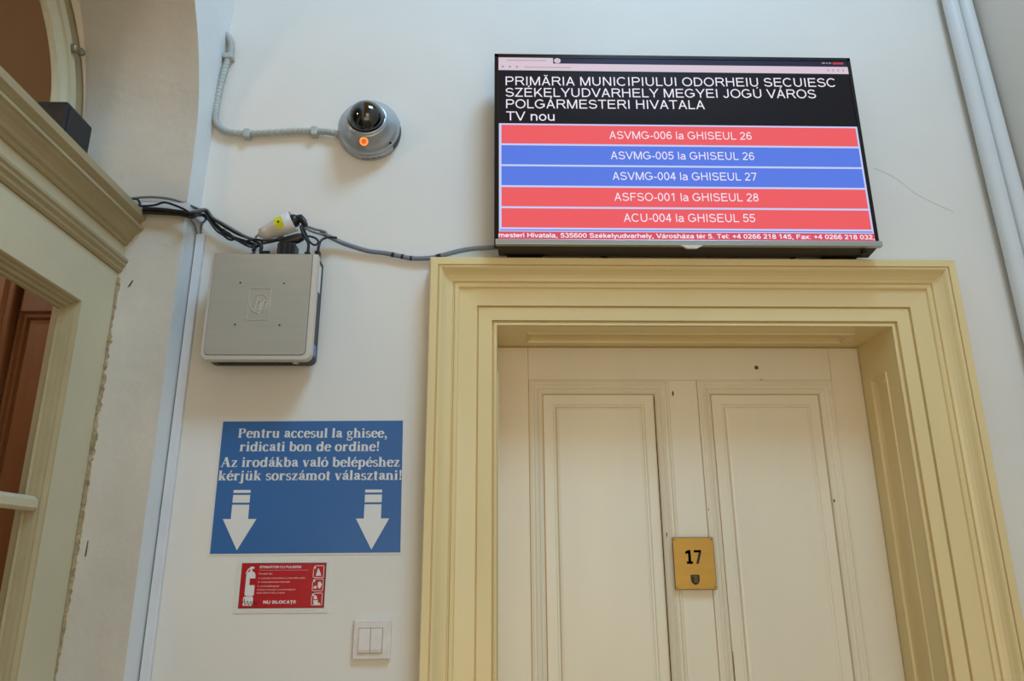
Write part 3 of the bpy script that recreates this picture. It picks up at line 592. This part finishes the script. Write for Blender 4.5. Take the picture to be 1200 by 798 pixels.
for i in range(9):
    a0 = R(-38 + i * 6.5); a1 = R(-38 + (i + 1) * 6.5)
    q = lambda a, h: (C0[0] + 0.0806 * math.cos(a), -h, C0[2] + 0.0806 * math.sin(a))
    mb.poly([q(a0, 0.007), q(a1, 0.007), q(a1, 0.0235), q(a0, 0.0235)])
mb.build('side_grille', M['pcdark'], cm)
mb = MB(); 
for i, wd in enumerate((0.004, 0.003, 0.005, 0.003, 0.006, 0.004, 0.002, 0.004)):
    a = R(-101 + i * 4.4); a1 = a + wd / 0.08
    q = lambda a, h: (C0[0] + 0.0802 * math.cos(a), -h, C0[2] + 0.0802 * math.sin(a))
    mb.poly([q(a, 0.010), q(a1, 0.010), q(a1, 0.0145), q(a, 0.0145)])
mb.build('faint_marking', M['ink'], cm)

# ---- corrugated conduit and clips
cpts = [(-0.735,-0.004,2.888),(-0.725,-0.012,2.876),(-0.713,-0.012,2.862),(-0.704,-0.012,2.841),(-0.702,-0.012,2.816),(-0.708,-0.012,2.787),(-0.715,-0.012,2.739),(-0.720,-0.012,2.691),(-0.723,-0.012,2.642),(-0.720,-0.012,2.609),(-0.710,-0.012,2.589),(-0.696,-0.012,2.578),(-0.678,-0.012,2.572),(-0.634,-0.012,2.568),(-0.569,-0.012,2.572),(-0.503,-0.012,2.577),(-0.462,-0.012,2.577),(-0.426,-0.014,2.574),(-0.395,-0.016,2.566)]
cpts = [(max(p[0], -0.722 + (0.006 if p[2] > 2.7 else 0)) if p[2] < 2.87 else p[0], p[1], p[2]) for p in cpts]
sp = smooth_path(cpts, 18)
cd = MB(); cd.tube(sp, [0.0082 + 0.0007 * (1 if (i // 2) % 2 else -1) for i in range(len(sp))], 12)
co = thing('corrugated_conduit', (-0.56, -0.012, 2.572), 'pale grey corrugated conduit bending from the wall corner to the dome camera', 'conduit')
cd.build('flexible_tube', M['conduit'], co)
mb = MB(); mb.tube(smooth_path([(-0.727, -0.004, 2.882), (-0.7275, -0.010, 2.859), (-0.7265, -0.010, 2.835), (-0.722, -0.010, 2.813)]), 0.0028, 8); mb.build('loose_wire', M['conduit'], co)
def clip(c, vertical):
    x, z = c; mb = MB()
    if vertical: mb.box(x - 0.013, x + 0.013, -0.023, 0.0, z - 0.008, z + 0.008)
    else: mb.box(x - 0.008, x + 0.008, -0.023, 0.0, z - 0.013, z + 0.012)
    mb.build('clip', M['conduit'], co, bevel=0.003)
clip((-0.7055, 2.800), True); clip((-0.634, 2.566), False); clip((-0.462, 2.575), False)

# ---- computer
pc = thing('computer', (-0.535, -0.05, 2.07), 'small flat silver desktop computer hung on the wall below the cable bundle', 'computer')
BX0, BX1, BZ0, BZ1 = -0.659, -0.410, 1.943, 2.202
def rrect(x0, x1, z0, z1, r, y, rt=None, n=6):
    rt = r if rt is None else rt; out = []
    for cx, cz, a0, rad in ((x1 - r, z0 + r, -90, r), (x1 - rt, z1 - rt, 0, rt), (x0 + rt, z1 - rt, 90, rt), (x0 + r, z0 + r, 180, r)):
        for i in range(n + 1): a = R(a0 + 90 * i / n); out.append((cx + rad * math.cos(a), y, cz + rad * math.sin(a)))
    return out
mb = MB(); mb.prism(rrect(BX0 + 0.004, BX1 - 0.002, BZ0 + 0.003, BZ1 - 0.002, 0.014, -0.066, 0.003), (0, 0.046, 0)); mb.build('chassis', M['pcdark'], pc, bevel=0.001)
mb = MB(); loops = [rrect(BX0, BX1, BZ0, BZ1, 0.016, -0.066, 0.003), rrect(BX0, BX1, BZ0, BZ1, 0.016, -0.080, 0.003), rrect(BX0 + 0.0015, BX1 - 0.0015, BZ0 + 0.0015, BZ1 - 0.001, 0.015, -0.084, 0.003), rrect(BX0 + 0.007, BX1 - 0.012, BZ0 + 0.010, BZ1 - 0.001, 0.010, -0.085, 0.003), rrect(BX0 + 0.0085, BX1 - 0.0135, BZ0 + 0.0115, BZ1 - 0.001, 0.010, -0.0825, 0.003)]
mb.grid(loops, True); mb.poly(loops[0]); mb.build('lid_rim', M['pcrim'], pc)
mb = MB(); mb.prism(rrect(BX0 + 0.0088, BX1 - 0.0138, BZ0 + 0.012, BZ1 - 0.0012, 0.010, -0.0855, 0.003), (0, 0.004, 0)); lid = mb.build('lid', M['pc'], pc, bevel=0.001)
yl = -0.0857
for x, z in ((-0.585, 2.128), (-0.484, 2.127), (-0.587, 2.026), (-0.486, 2.025)):
    mb = MB(); mb.poly([(x + 0.0021 * math.cos(a), yl, z + 0.0024 * math.sin(a)) for a in [2 * math.pi * i / 10 for i in range(10)]]); mb.build('mounting_hole', M['hole'], lid)
# embossed square emblem with a ring and two slanted letters
em = MB(); lp = rrect(-0.562, -0.512, 2.038, 2.114, 0.003, yl - 0.0003, n=3); em.tube([Vector(p) for p in lp] + [Vector(lp[0])], 0.0007, 6)
em.tube([(-0.536 + 0.0225 * math.cos(R(a)), yl - 0.0002, 2.077 + 0.0225 * math.sin(R(a))) for a in range(0, 361, 12)], 0.0008, 6)
for pth in ([(-0.547, 2.058), (-0.539, 2.098)], [(-0.544, 2.075), (-0.538, 2.083), (-0.532, 2.081), (-0.536, 2.060)], [(-0.536, 2.050), (-0.526, 2.084)], [(-0.5265, 2.083), (-0.518, 2.082), (-0.522, 2.062), (-0.532, 2.062)]):
    em.tube([(x, yl - 0.0003, z) for x, z in pth], 0.0012, 6)
em.build('embossed_emblem', M['pcrim'], lid)
mb = MB(); mb.box(BX1 - 0.0025, BX1 - 0.0015, -0.058, -0.040, 2.118, 2.185); mb.build('paper_label', M['letter'], pc)
mb = MB(); mb.box(BX1 - 0.0028, BX1 - 0.0012, -0.062, -0.036, 1.962, 1.988); mb.build('blue_sticker', mat('blue_sticker_print', (96, 120, 190), 0.4), pc)
mb = MB()
for i in range(22): mb.box(-0.63 + i * 0.008, -0.626 + i * 0.008, -0.060, -0.032, BZ0 + 0.0022, BZ0 + 0.004)
mb.build('vent_slots', M['hole'], pc)
mb = MB(); mb.box(-0.459, -0.447, -0.052, -0.042, BZ0 + 0.0020, BZ0 + 0.004); mb.build('port_mark', M['letter'], pc)
mb = MB(); mb.box(-0.60, -0.47, -0.021, 0.0, 2.0, 2.14); mb.build('wall_bracket', M['pcdark'], pc)

# ---- plugs on top of the computer
def lab(o, l, c, g=None):
    o['label'] = l; o['category'] = c
    if g: o['group'] = g
    return o
adp = thing('plug_adapter', (-0.525, -0.047, 2.283), 'white conical cable coupler with yellow sticker above the computer', 'adapter')
p0 = Vector((-0.566, -0.046, 2.266)); p1 = Vector((-0.484, -0.054, 2.301)); axd = (p1 - p0).normalized(); L_ = (p1 - p0).length
mb = MB(); mb.lathe([(0, 0), (0.007, 0.0), (0.0075, 0.004), (0.0140, 0.006), (0.0175, 0.02), (0.0190, 0.036), (0.0215, 0.040), (0.0235, 0.055), (0.0265, L_), (0.0242, L_), (0.0225, L_ - 0.016), (0, L_ - 0.018)], p0, axd, 32); mb.build('shell', M['white'], adp)
b2 = axd.cross(Vector((0, -1, 0))).normalized()
pc_ = p0 + axd * 0.058; mb = MB(); rws = []
for i in range(7):
    a = R(-38 + i * 12); dr = Vector((0, -1, 0)) * math.cos(a) + b2 * math.sin(a) * 1.0
    rws.append([pc_ + dr * 0.0243 - axd * 0.011, pc_ + dr * 0.0258 + axd * 0.009])
mb.grid(rws); mb.build('yellow_sticker', M['yellow'], adp)
mb = MB(); 
dr = Vector((0, -1, 0)); cc = pc_ + dr * 0.0256; mb.lathe([(0.0028, 0), (0.0028, 0.0005), (0, 0.0005)], cc - axd * 0.001, dr, 10); mb.build('sticker_print', M['dark'], adp)
bpg = thing('round_plug', (-0.48, -0.055, 2.30), 'black round plug pushed into the white coupler', 'plug')
mb = MB(); q0 = p1 - axd * 0.010; mb.lathe([(0, 0), (0.0155, 0), (0.0165, 0.014), (0.013, 0.020), (0.010, 0.022), (0, 0.022)], q0, axd, 24); mb.build('plug_body', M['black'], bpg)
mb = MB(); e = q0 + axd * 0.018; mb.tube([e, e + Vector((0.010, -0.002, 0.003)), e + Vector((0.018, -0.003, -0.006)), e + Vector((0.024, -0.003, -0.016))], [0.0115, 0.010, 0.008, 0.0055], 14); mb.build('strain_relief', M['black'], bpg)
cb = thing('connector_block', (-0.488, -0.05, 2.20), 'chunky black power connector standing on the computer top', 'connector')
MB().box(-0.512, -0.470, -0.074, -0.036, 2.2025, 2.236).build('socket_body', M['black'], cb, bevel=0.003)
mb = MB(); mb.tube([(-0.510, -0.058, 2.240), (-0.498, -0.058, 2.244), (-0.468, -0.058, 2.254), (-0.457, -0.058, 2.258)], [0.0105, 0.0125, 0.0120, 0.009], 20); mb.build('grip', M['black'], cb)
mb = MB()
for i in range(3): mb.box(-0.508 + i * 0.013, -0.505 + i * 0.013, -0.0755, -0.0735, 2.203, 2.234)
mb.build('grip_rib', M['pcdark'], cb)
def conn(nm, x, h, wdt, lbl, z0=2.2025):
    t = thing(nm, (x, -0.052, z0), lbl, 'connector')
    MB().box(x - wdt / 2, x + wdt / 2, -0.062, -0.044, z0, z0 + h * 0.55).build('connector_shell', M['black'], t, bevel=0.002)
    m_ = MB(); m_.tube([(x, -0.053, z0 + h * 0.5), (x, -0.053, z0 + h)], [wdt * 0.33, wdt * 0.24], 12); m_.build('strain_relief', M['black'], t)
conn('cable_connector', -0.4435, 0.028, 0.013, 'slim black connector on the computer top between the power block and the corner plug')
conn('cable_connector', -0.4195, 0.034, 0.012, 'slim black connector at the right corner of the computer top')
conn('cable_connector', -0.572, 0.020, 0.012, 'slim black connector nearest the left end of the computer top')
rk = MB(); rk.tube([(-0.556, -0.055, 2.213), (-0.534, -0.055, 2.213)], [0.0085, 0.0085], 16)
lab(rk.build('cable_ferrite', M['black'], None), 'short round black ferrite lying on the computer top left of the power block', 'ferrite')

# ---- cables
def cable(name, pts, r, m, label, k=6):
    mb = MB(); mb.tube(smooth_path(pts, k), r, 8); return lab(mb.build(name, M[m]), label, 'cable')
cable('arched_cable', [(-0.862,-0.120,2.320),(-0.850,-0.090,2.342),(-0.812,-0.086,2.346),(-0.771,-0.086,2.341),(-0.738,-0.090,2.329),(-0.723,-0.085,2.325),(-0.720,-0.040,2.338)], 0.0028, 'greycable', 'grey cable arching over the white trunking from the door cornice')
cable('thin_cable', [(-0.862,-0.120,2.320),(-0.850,-0.100,2.334),(-0.841,-0.098,2.332),(-0.834,-0.100,2.320),(-0.836,-0.103,2.314),(-0.817,-0.103,2.314),(-0.796,-0.103,2.317),(-0.777,-0.104,2.323),(-0.756,-0.103,2.318),(-0.728,-0.106,2.305),(-0.703,-0.110,2.290),(-0.709,-0.040,2.322),(-0.700,-0.020,2.321)], 0.0026, 'cable', 'thin black cable looping in front of the cornice end and over the trunking')
cable('power_cable', [(-0.823,-0.100,2.299),(-0.794,-0.098,2.299),(-0.744,-0.098,2.296),(-0.709,-0.105,2.286),(-0.709,-0.070,2.308),(-0.709,-0.030,2.325),(-0.686,-0.020,2.307),(-0.663,-0.018,2.287),(-0.635,-0.018,2.271),(-0.602,-0.018,2.260),(-0.580,-0.030,2.246),(-0.573,-0.053,2.224)], 0.0050, 'cable', 'thick black cable along the trunking underside, lowest of the bundle')
cable('power_cable', [(-0.824,-0.105,2.306),(-0.785,-0.104,2.305),(-0.734,-0.104,2.299),(-0.704,-0.112,2.292),(-0.705,-0.050,2.329),(-0.696,-0.028,2.324),(-0.672,-0.025,2.308),(-0.650,-0.024,2.294),(-0.624,-0.022,2.280),(-0.598,-0.022,2.270),(-0.575,-0.030,2.255),(-0.556,-0.053,2.236),(-0.556,-0.055,2.220)], 0.0042, 'cable', 'black cable riding just above the thick one in the bundle')
cable('slack_cable', [(-0.706,-0.110,2.296),(-0.702,-0.046,2.335),(-0.687,-0.034,2.319),(-0.660,-0.032,2.303),(-0.626,-0.030,2.283),(-0.598,-0.028,2.269),(-0.570,-0.028,2.262),(-0.541,-0.030,2.261),(-0.519,-0.032,2.266),(-0.512,-0.035,2.269),(-0.524,-0.030,2.268)], 0.0030, 'greycable', 'grey cable along the top of the bundle, passing under the white coupler')
cable('looped_cable', [(-0.702,-0.043,2.322),(-0.688,-0.034,2.300),(-0.674,-0.030,2.284),(-0.658,-0.030,2.273),(-0.645,-0.030,2.263),(-0.633,-0.035,2.259),(-0.632,-0.040,2.266),(-0.646,-0.038,2.277),(-0.661,-0.030,2.284)], 0.0026, 'cable', 'thin black cable with a small hanging loop below the bundle')
cable('curled_cable', [(-0.660,-0.032,2.289),(-0.638,-0.030,2.271),(-0.616,-0.028,2.256),(-0.593,-0.032,2.243),(-0.575,-0.037,2.239),(-0.558,-0.042,2.247),(-0.568,-0.042,2.257),(-0.591,-0.037,2.257),(-0.606,-0.034,2.253),(-0.593,-0.036,2.242),(-0.572,-0.046,2.233)], 0.0024, 'cable', 'black cable curling once above the left part of the computer')
cable('jumper_cable', [(-0.575,-0.048,2.235),(-0.561,-0.043,2.245),(-0.541,-0.038,2.252),(-0.520,-0.040,2.256),(-0.506,-0.050,2.244)], 0.0030, 'cable', 'short black cable bridging to the chunky power connector')
cable('coupler_cord', [(-0.581,-0.030,2.268),(-0.575,-0.030,2.273),(-0.570,-0.028,2.284),(-0.560,-0.025,2.300),(-0.544,-0.024,2.312),(-0.528,-0.022,2.321),(-0.506,-0.022,2.330)], 0.0028, 'greycable', 'grey cord rising from the narrow end of the white coupler')
cable('folded_cable', [(-0.467,-0.058,2.286),(-0.455,-0.052,2.283),(-0.439,-0.047,2.277),(-0.421,-0.037,2.275),(-0.411,-0.031,2.277),(-0.411,-0.030,2.283),(-0.421,-0.035,2.285),(-0.437,-0.040,2.287),(-0.455,-0.048,2.291),(-0.466,-0.050,2.294)], 0.0030, 'greycable', 'grey cable folded back on itself right of the black round plug')
cable('plug_cable', [(-0.464,-0.060,2.285),(-0.461,-0.060,2.274),(-0.452,-0.058,2.256),(-0.444,-0.055,2.243),(-0.4435,-0.053,2.228)], 0.0034, 'cable', 'black cable dropping from the round plug to the computer')
cable('plug_cable', [(-0.461,-0.056,2.285),(-0.455,-0.050,2.274),(-0.448,-0.046,2.258),(-0.440,-0.045,2.247),(-0.430,-0.045,2.242),(-0.423,-0.045,2.248),(-0.427,-0.042,2.258),(-0.437,-0.042,2.264),(-0.450,-0.044,2.266)], 0.0026, 'cable', 'black cable swinging in a low loop beside the round plug')
cable('corner_cable', [(-0.384,-0.022,2.272),(-0.400,-0.030,2.270),(-0.410,-0.040,2.262),(-0.417,-0.047,2.251),(-0.4195,-0.052,2.232)], 0.0030, 'cable', 'black cable from the corner connector into the sleeved television cable')
tvc = thing('sleeved_cable', (-0.2, -0.012, 2.23), 'blue-grey sleeved cable sagging from the computer to the television', 'cable')
mb = MB(); mb.tube(smooth_path([(-0.425,-0.028,2.284),(-0.403,-0.022,2.275),(-0.374,-0.014,2.263),(-0.342,-0.012,2.252),(-0.306,-0.010,2.242),(-0.268,-0.010,2.237),(-0.237,-0.010,2.231),(-0.205,-0.010,2.224),(-0.173,-0.010,2.223),(-0.146,-0.010,2.226),(-0.121,-0.012,2.232),(-0.083,-0.016,2.241),(-0.047,-0.018,2.247),(-0.005,-0.024,2.247),(0.047,-0.028,2.252)], 6), 0.0058, 10); mb.build('sleeve', M['bluegrey'], tvc)
for a, b_ in (((-0.250,-0.010,2.2335), (-0.243,-0.010,2.2322)), ((-0.226,-0.010,2.2287), (-0.220,-0.010,2.2274)), ((-0.204,-0.010,2.2239), (-0.199,-0.010,2.2236)), ((-0.140,-0.0105,2.2273), (-0.128,-0.0115,2.2302))):
    mb = MB(); mb.tube([a, b_], 0.0064, 12); mb.build('tape_wrap', M['black'], tvc)
cable('television_lead', [(0.005,-0.030,2.247),(0.058,-0.020,2.238),(0.132,-0.015,2.232),(0.207,-0.012,2.245),(0.239,-0.012,2.252)], 0.0035, 'cable', 'black lead hanging under the left half of the television')
cable('television_lead', [(0.217,-0.020,2.251),(0.249,-0.014,2.241),(0.274,-0.012,2.230),(0.312,-0.012,2.212)], 0.0035, 'cable', 'black lead slanting down left of the white tab under the television')
cable('television_lead', [(0.790,-0.020,2.254),(0.770,-0.014,2.239),(0.742,-0.012,2.225),(0.715,-0.012,2.212)], 0.0035, 'cable', 'black lead slanting under the right end of the television')
cable('riser_cable', [(-0.708,-0.030,2.330),(-0.712,-0.016,2.322),(-0.722,-0.012,2.310),(-0.722,-0.010,2.285)], 0.0030, 'greycable', 'grey cable dropping into the top of the vertical trunking')
cable('corner_wire', [(-0.712,-0.085,2.296),(-0.728,-0.060,2.300),(-0.730,-0.035,2.300),(-0.7302,-0.012,2.285)], 0.0020, 'greycable', 'thin grey wire bending over the plaster edge above the vertical trunking')

# ---- trunking
tr = thing('horizontal_trunking', (-0.79, -0.09, 2.315), 'white horizontal trunking between the door cornice and the wall corner', 'trunking')
MB().box(-0.862, -0.7335, -0.0955, -0.0785, 2.306, 2.327).build('channel', M['trunk'], tr, bevel=0.001)
mb = MB(); mb.grid([[(-0.735, -0.0955, 2.306), (-0.7345, 0.0, 2.318)], [(-0.722, -0.0955, 2.306), (-0.722, 0.0, 2.318)], [(-0.722, -0.0955, 2.327), (-0.722, 0.0, 2.345)], [(-0.735, -0.0955, 2.327), (-0.7345, 0.0, 2.345)]]); mb.poly([(-0.735, -0.0955, 2.306), (-0.722, -0.0955, 2.306), (-0.722, -0.0955, 2.327), (-0.735, -0.0955, 2.327)])
mb.build('corner_piece', M['trunk'], tr)
vt = thing('vertical_trunking', (-0.722, -0.008, 0.0), 'narrow white vertical trunking running down the wall corner left of the computer', 'trunking')
MB().box(-0.7315, -0.711, -0.0145, -0.0005, 0.0, 2.285).build('cover', M['trunk'], vt, bevel=0.002)
MB().box(-0.7345, -0.7316, -0.004, -0.0005, 0.0, 2.28).build('back_edge', M['trunkgap'], vt)

# ---- pipes
for pts, l in (([(1.2745, -0.030, 4.5), (1.2745, -0.030, 3.0), (1.297, -0.032, 2.23), (1.335, -0.034, 0.0)], 'white painted vertical pipe, the one nearer the television'), ([(1.3145, -0.030, 4.5), (1.3145, -0.030, 3.0), (1.3410, -0.032, 2.23), (1.378, -0.034, 0.0)], 'white painted vertical pipe, the one farther from the television')):
    mb = MB(); mb.tube([Vector(pts[0]), Vector(pts[1]), Vector(pts[1]).lerp(Vector(pts[2]), 0.5), Vector(pts[2]), Vector(pts[3])], [0.0190, 0.0190, 0.0200, 0.0205, 0.0205], 32); lab(mb.build('heating_pipe', M['pipe']), l, 'pipe')

# ---- speaker on the cornice shelf
sp_ = thing('speaker', (-0.92, -0.30, 2.306), 'small black box speaker on the cornice shelf above the glazed door', 'speaker')
mb = MB(); mb.prism([(-0.955, -0.342, 2.306), (-0.890, -0.342, 2.306), (-0.890, -0.342, 2.434), (-0.955, -0.342, 2.434)], (0, 0.100, 0)); mb.build('cabinet', M['speaker'], sp_, bevel=0.004)
mb = MB(); mb.box(-0.8903, -0.8885, -0.334, -0.250, 2.315, 2.426); mb.build('grille', M['speaker'], sp_, bevel=0.0006)

# ---- blue sign
sg = thing('blue_sign', (-0.413, -0.001, 1.67), 'blue laminated sign with white text and two arrows pointing down', 'sign')
mb = MB(); mb.prism([(-0.6250, -0.0002, 1.8225), (-0.2035, -0.0002, 1.8245), (-0.1985, -0.0002, 1.5225), (-0.6225, -0.0002, 1.5215)], (0, -0.0008, 0)); mb.build('sheet', M['paper'], sg)
mb = MB(); mb.poly([(-0.6205, -0.0012, 1.8185), (-0.2075, -0.0012, 1.8205), (-0.2025, -0.0012, 1.5262), (-0.6183, -0.0012, 1.5252)]); mb.build('blue_field', M['blue'], sg)
mb = MB(); ys = -0.0015
serif_into(mb, 'Pentru accesul la ghisee,', -0.5835, -0.2430, 1.7810, 0.0212, ys)
serif_into(mb, 'ridicati bon de ordine!', -0.5770, -0.2600, 1.7500, 0.0212, ys)
serif_into(mb, 'Az irodákba való belépéshez', -0.6160, -0.2115, 1.7145, 0.0212, ys)
serif_into(mb, 'kérjük sorszámot választani!', -0.6180, -0.2060, 1.6845, 0.0212, ys)
mb.build('lettering', M['letter'], sg)
for cx, dx in ((-0.5615, 0.0), (-0.2675, 0.0)):
    mb = MB(); hw = 0.0190
    flat(mb, cx - hw, cx + hw, 1.6565, 1.6630, ys); flat(mb, cx - hw, cx + hw, 1.6350, 1.6520, ys)
    mb.poly([(cx - hw, ys, 1.6305), (cx + hw, ys, 1.6305), (cx + hw, ys, 1.5995), (cx + 0.0375, ys, 1.5995), (cx + 0.001, ys, 1.5325), (cx - 0.0365, ys, 1.5995), (cx - hw, ys, 1.5995)])
    mb.build('arrow', M['letter'], sg)

# ---- red extinguisher sign
ex = thing('extinguisher_sign', (-0.455, -0.001, 1.457), 'small red fire extinguisher instruction sign below the blue sign', 'sign')
MB().box(-0.5560, -0.3535, -0.0016, -0.0002, 1.4025, 1.5115).build('sheet', M['paper'], ex)
MB().box(-0.5460, -0.3625, -0.0019, -0.0016, 1.4120, 1.5055).build('red_field', M['dark'], ex)
mb = MB(); flat(mb, -0.5450, -0.3640, 1.4130, 1.5045, -0.0021); mb.build('red_field', M['red'], ex)
mb = MB(); ye = -0.0023
def P2(pts): mb.poly([(x, ye, z) for x, z in pts])
# extinguisher body, shoulder, valve, horn
P2([(-0.5345, 1.4395), (-0.5345, 1.480), (-0.532, 1.486), (-0.527, 1.4885), (-0.522, 1.4885), (-0.517, 1.486), (-0.5145, 1.480), (-0.5145, 1.4735), (-0.526, 1.4735), (-0.526, 1.4595), (-0.5145, 1.4595), (-0.5145, 1.4395), (-0.518, 1.437), (-0.531, 1.437)])
P2([(-0.5265, 1.488), (-0.5225, 1.488), (-0.5225, 1.493), (-0.518, 1.494), (-0.518, 1.4965), (-0.521, 1.498), (-0.527, 1.498), (-0.528, 1.493)])
P2([(-0.527, 1.4965), (-0.532, 1.493), (-0.5365, 1.483), (-0.5345, 1.483), (-0.530, 1.491), (-0.527, 1.4935)])
P2([(-0.5365, 1.4175), (-0.5165, 1.4175), (-0.5155, 1.419), (-0.5155, 1.4345), (-0.5175, 1.436), (-0.5345, 1.436), (-0.5365, 1.434)])
flat(mb, -0.5075, -0.4010, 1.4900, 1.4904, ye)
sans_into(mb, 'STINGĂTOR CU PULBERE', -0.5070, -0.4170, 1.4945, 0.0050, ye, 0.15)
sans_into(mb, 'NU BLOCAȚI!', -0.4930, -0.4235, 1.4215, 0.0064, ye, 0.17)
for (x0, z0) in ((-0.3905, 1.4742), (-0.3905, 1.4465), (-0.3905, 1.4175)):
    x1, z1 = x0 + 0.0235, z0 + 0.0255
    for r in ((x0, x1, z0, z0 + 0.0012), (x0, x1, z1 - 0.0012, z1), (x0, x0 + 0.0012, z0, z1), (x1 - 0.0012, x1, z0, z1), (x0, x0 + 0.0055, z1 - 0.0065, z1)): flat(mb, *r, ye)
P2([(-0.384, 1.4785), (-0.3725, 1.4785), (-0.374, 1.483), (-0.3775, 1.491), (-0.3795, 1.4945), (-0.382, 1.487)])
P2([(-0.3785, 1.455), (-0.374, 1.451), (-0.3695, 1.460), (-0.374, 1.467), (-0.3785, 1.464)]); P2([(-0.388, 1.452), (-0.380, 1.452), (-0.382, 1.458), (-0.386, 1.457)])
P2([(-0.385, 1.419), (-0.371, 1.419), (-0.371, 1.4225), (-0.376, 1.4225), (-0.376, 1.428), (-0.386, 1.428)]); P2([(-0.386, 1.430), (-0.377, 1.430), (-0.380, 1.437), (-0.384, 1.439)])
mb.build('pictogram_print', M['letter'], ex)
mb = MB()
sans_into(mb, 'Focare tip:', -0.5075, -0.4780, 1.4815, 0.0036, ye, 0.13)
sans_into(mb, 'A: materiale combustibile şi combustibile solide', -0.5080, -0.4070, 1.4725, 0.0030, ye, 0.13)
sans_into(mb, 'B: combustibili lichizi inflamabili', -0.5080, -0.4395, 1.4645, 0.0030, ye, 0.13)
sans_into(mb, 'C: combustibili gazoşi', -0.5080, -0.4620, 1.4560, 0.0030, ye, 0.13)
sans_into(mb, 'POATE FI UTILIZAT LA ECHIPAMENTE', -0.5085, -0.4260, 1.4485, 0.0028, ye, 0.13)
sans_into(mb, 'ELECTRICE PÂNĂ LA 1000V', -0.5085, -0.4480, 1.4420, 0.0028, ye, 0.13)
mb.build('lettering', M['redpale'], ex)
mb = MB(); flat(mb, -0.534, -0.376, 1.4065, 1.4073, -0.0018); mb.build('small_print_line', M['redpale'], ex)
mb = MB(); pts = [(-0.536 + i * 0.0024, -0.0026, 1.4235 + 0.005 * math.sin(i * 2.1) - 0.00015 * i) for i in range(14)]; mb.tube(smooth_path(pts, 3), 0.0006, 5); mb.tube([(-0.534, -0.0026, 1.4325), (-0.532, -0.0026, 1.421)], 0.0006, 5)
mb.build('pen_scribble', M['ink'], ex)

# ---- light switch
sw = thing('light_switch', (-0.255, -0.005, 1.349), 'square white double light switch left of the yellow door casing', 'light switch')
mb = MB(); xs0, xs1, zs0, zs1 = -0.2955, -0.2150, 1.3085, 1.3885
mb.box(xs0, xs1, -0.0095, 0.0, zs0, zs1); mb.build('frame', M['switch'], sw, bevel=0.003, seg=3)
MB().box(-0.2835, -0.2325, -0.0100, -0.009, 1.3215, 1.3715).build('rocker_gap', M['hole'], sw)
for a, b_ in ((-0.2829, -0.2584), (-0.2576, -0.2331)):
    mb = MB(); mb.prism([(a, -0.0098, 1.3222), (a, -0.0130, 1.3222), (a, -0.0145, 1.3290), (a, -0.0120, 1.3708), (a, -0.0098, 1.3708)], (b_ - a, 0, 0)); mb.build('rocker', M['switch'], sw, bevel=0.0006)

# ---- brass number plate
np_ = thing('number_plate', (0.489, 0.155, 1.50), 'brass door plate numbered 17 with a small black shield', 'number plate')
yp = 0.1475
MB().box(0.4375, 0.5380, yp, yp + 0.0016, 1.4395, 1.5605).build('backing', M['ink'], np_, bevel=0.0006)
MB().box(0.4388, 0.5367, yp - 0.0006, yp + 0.0006, 1.4408, 1.5592).build('plate', M['brass'], np_)
mb = MB(); sx = 0.0400 / 1.13
for k, q in enumerate([[(0.10, 0.0), (0.50, 0.0), (0.50, 0.13), (0.10, 0.13)], [(0.22, 0.0), (0.39, 0.0), (0.39, 0.716), (0.22, 0.716)], [(0.04, 0.50), (0.22, 0.56), (0.39, 0.716), (0.22, 0.716), (0.04, 0.64)],
                       [(0.60, 0.59), (1.08, 0.59), (1.08, 0.716), (0.60, 0.716)], [(0.70, 0.0), (0.87, 0.0), (1.08, 0.60), (0.91, 0.60)]]):
    mb.poly([(0.4655 + x * sx * 1.06, yp - 0.0009 - k * 0.00001, 1.4985 + z / 0.716 * 0.0320) for x, z in q]); mb.build('number', M['ink'], np_)
mb = MB(); sh = [(0.4760, 1.4735), (0.4975, 1.4735), (0.4975, 1.461), (0.4955, 1.4555), (0.4910, 1.4515), (0.4868, 1.4500), (0.4825, 1.4515), (0.4780, 1.4555), (0.4760, 1.461)]
mb.poly([(x, yp - 0.0008, z) for x, z in sh]); mb.build('shield', M['ink'], np_)
mb = MB()
mb.tube([(0.4800, yp - 0.0009, 1.4700), (0.4935, yp - 0.0009, 1.4700)], 0.0004, 5); mb.tube(smooth_path([(0.4845, yp - 0.0009, 1.4560), (0.4880, yp - 0.0009, 1.4600), (0.4850, yp - 0.0009, 1.4640), (0.4900, yp - 0.0009, 1.4670), (0.4915, yp - 0.0009, 1.4610), (0.4895, yp - 0.0009, 1.4560)]), 0.0007, 6)
mb.build('shield_emblem', M['brass'], np_)
for x in (0.4425, 0.5325):
    for z in (1.4450, 1.5550):
        mb = MB(); mb.lathe([(0.0016, 0), (0.0014, 0.0008), (0, 0.001)], (x, yp - 0.0004, z), (0, -1, 0), 10); mb.build('screw', M['ink'], np_)
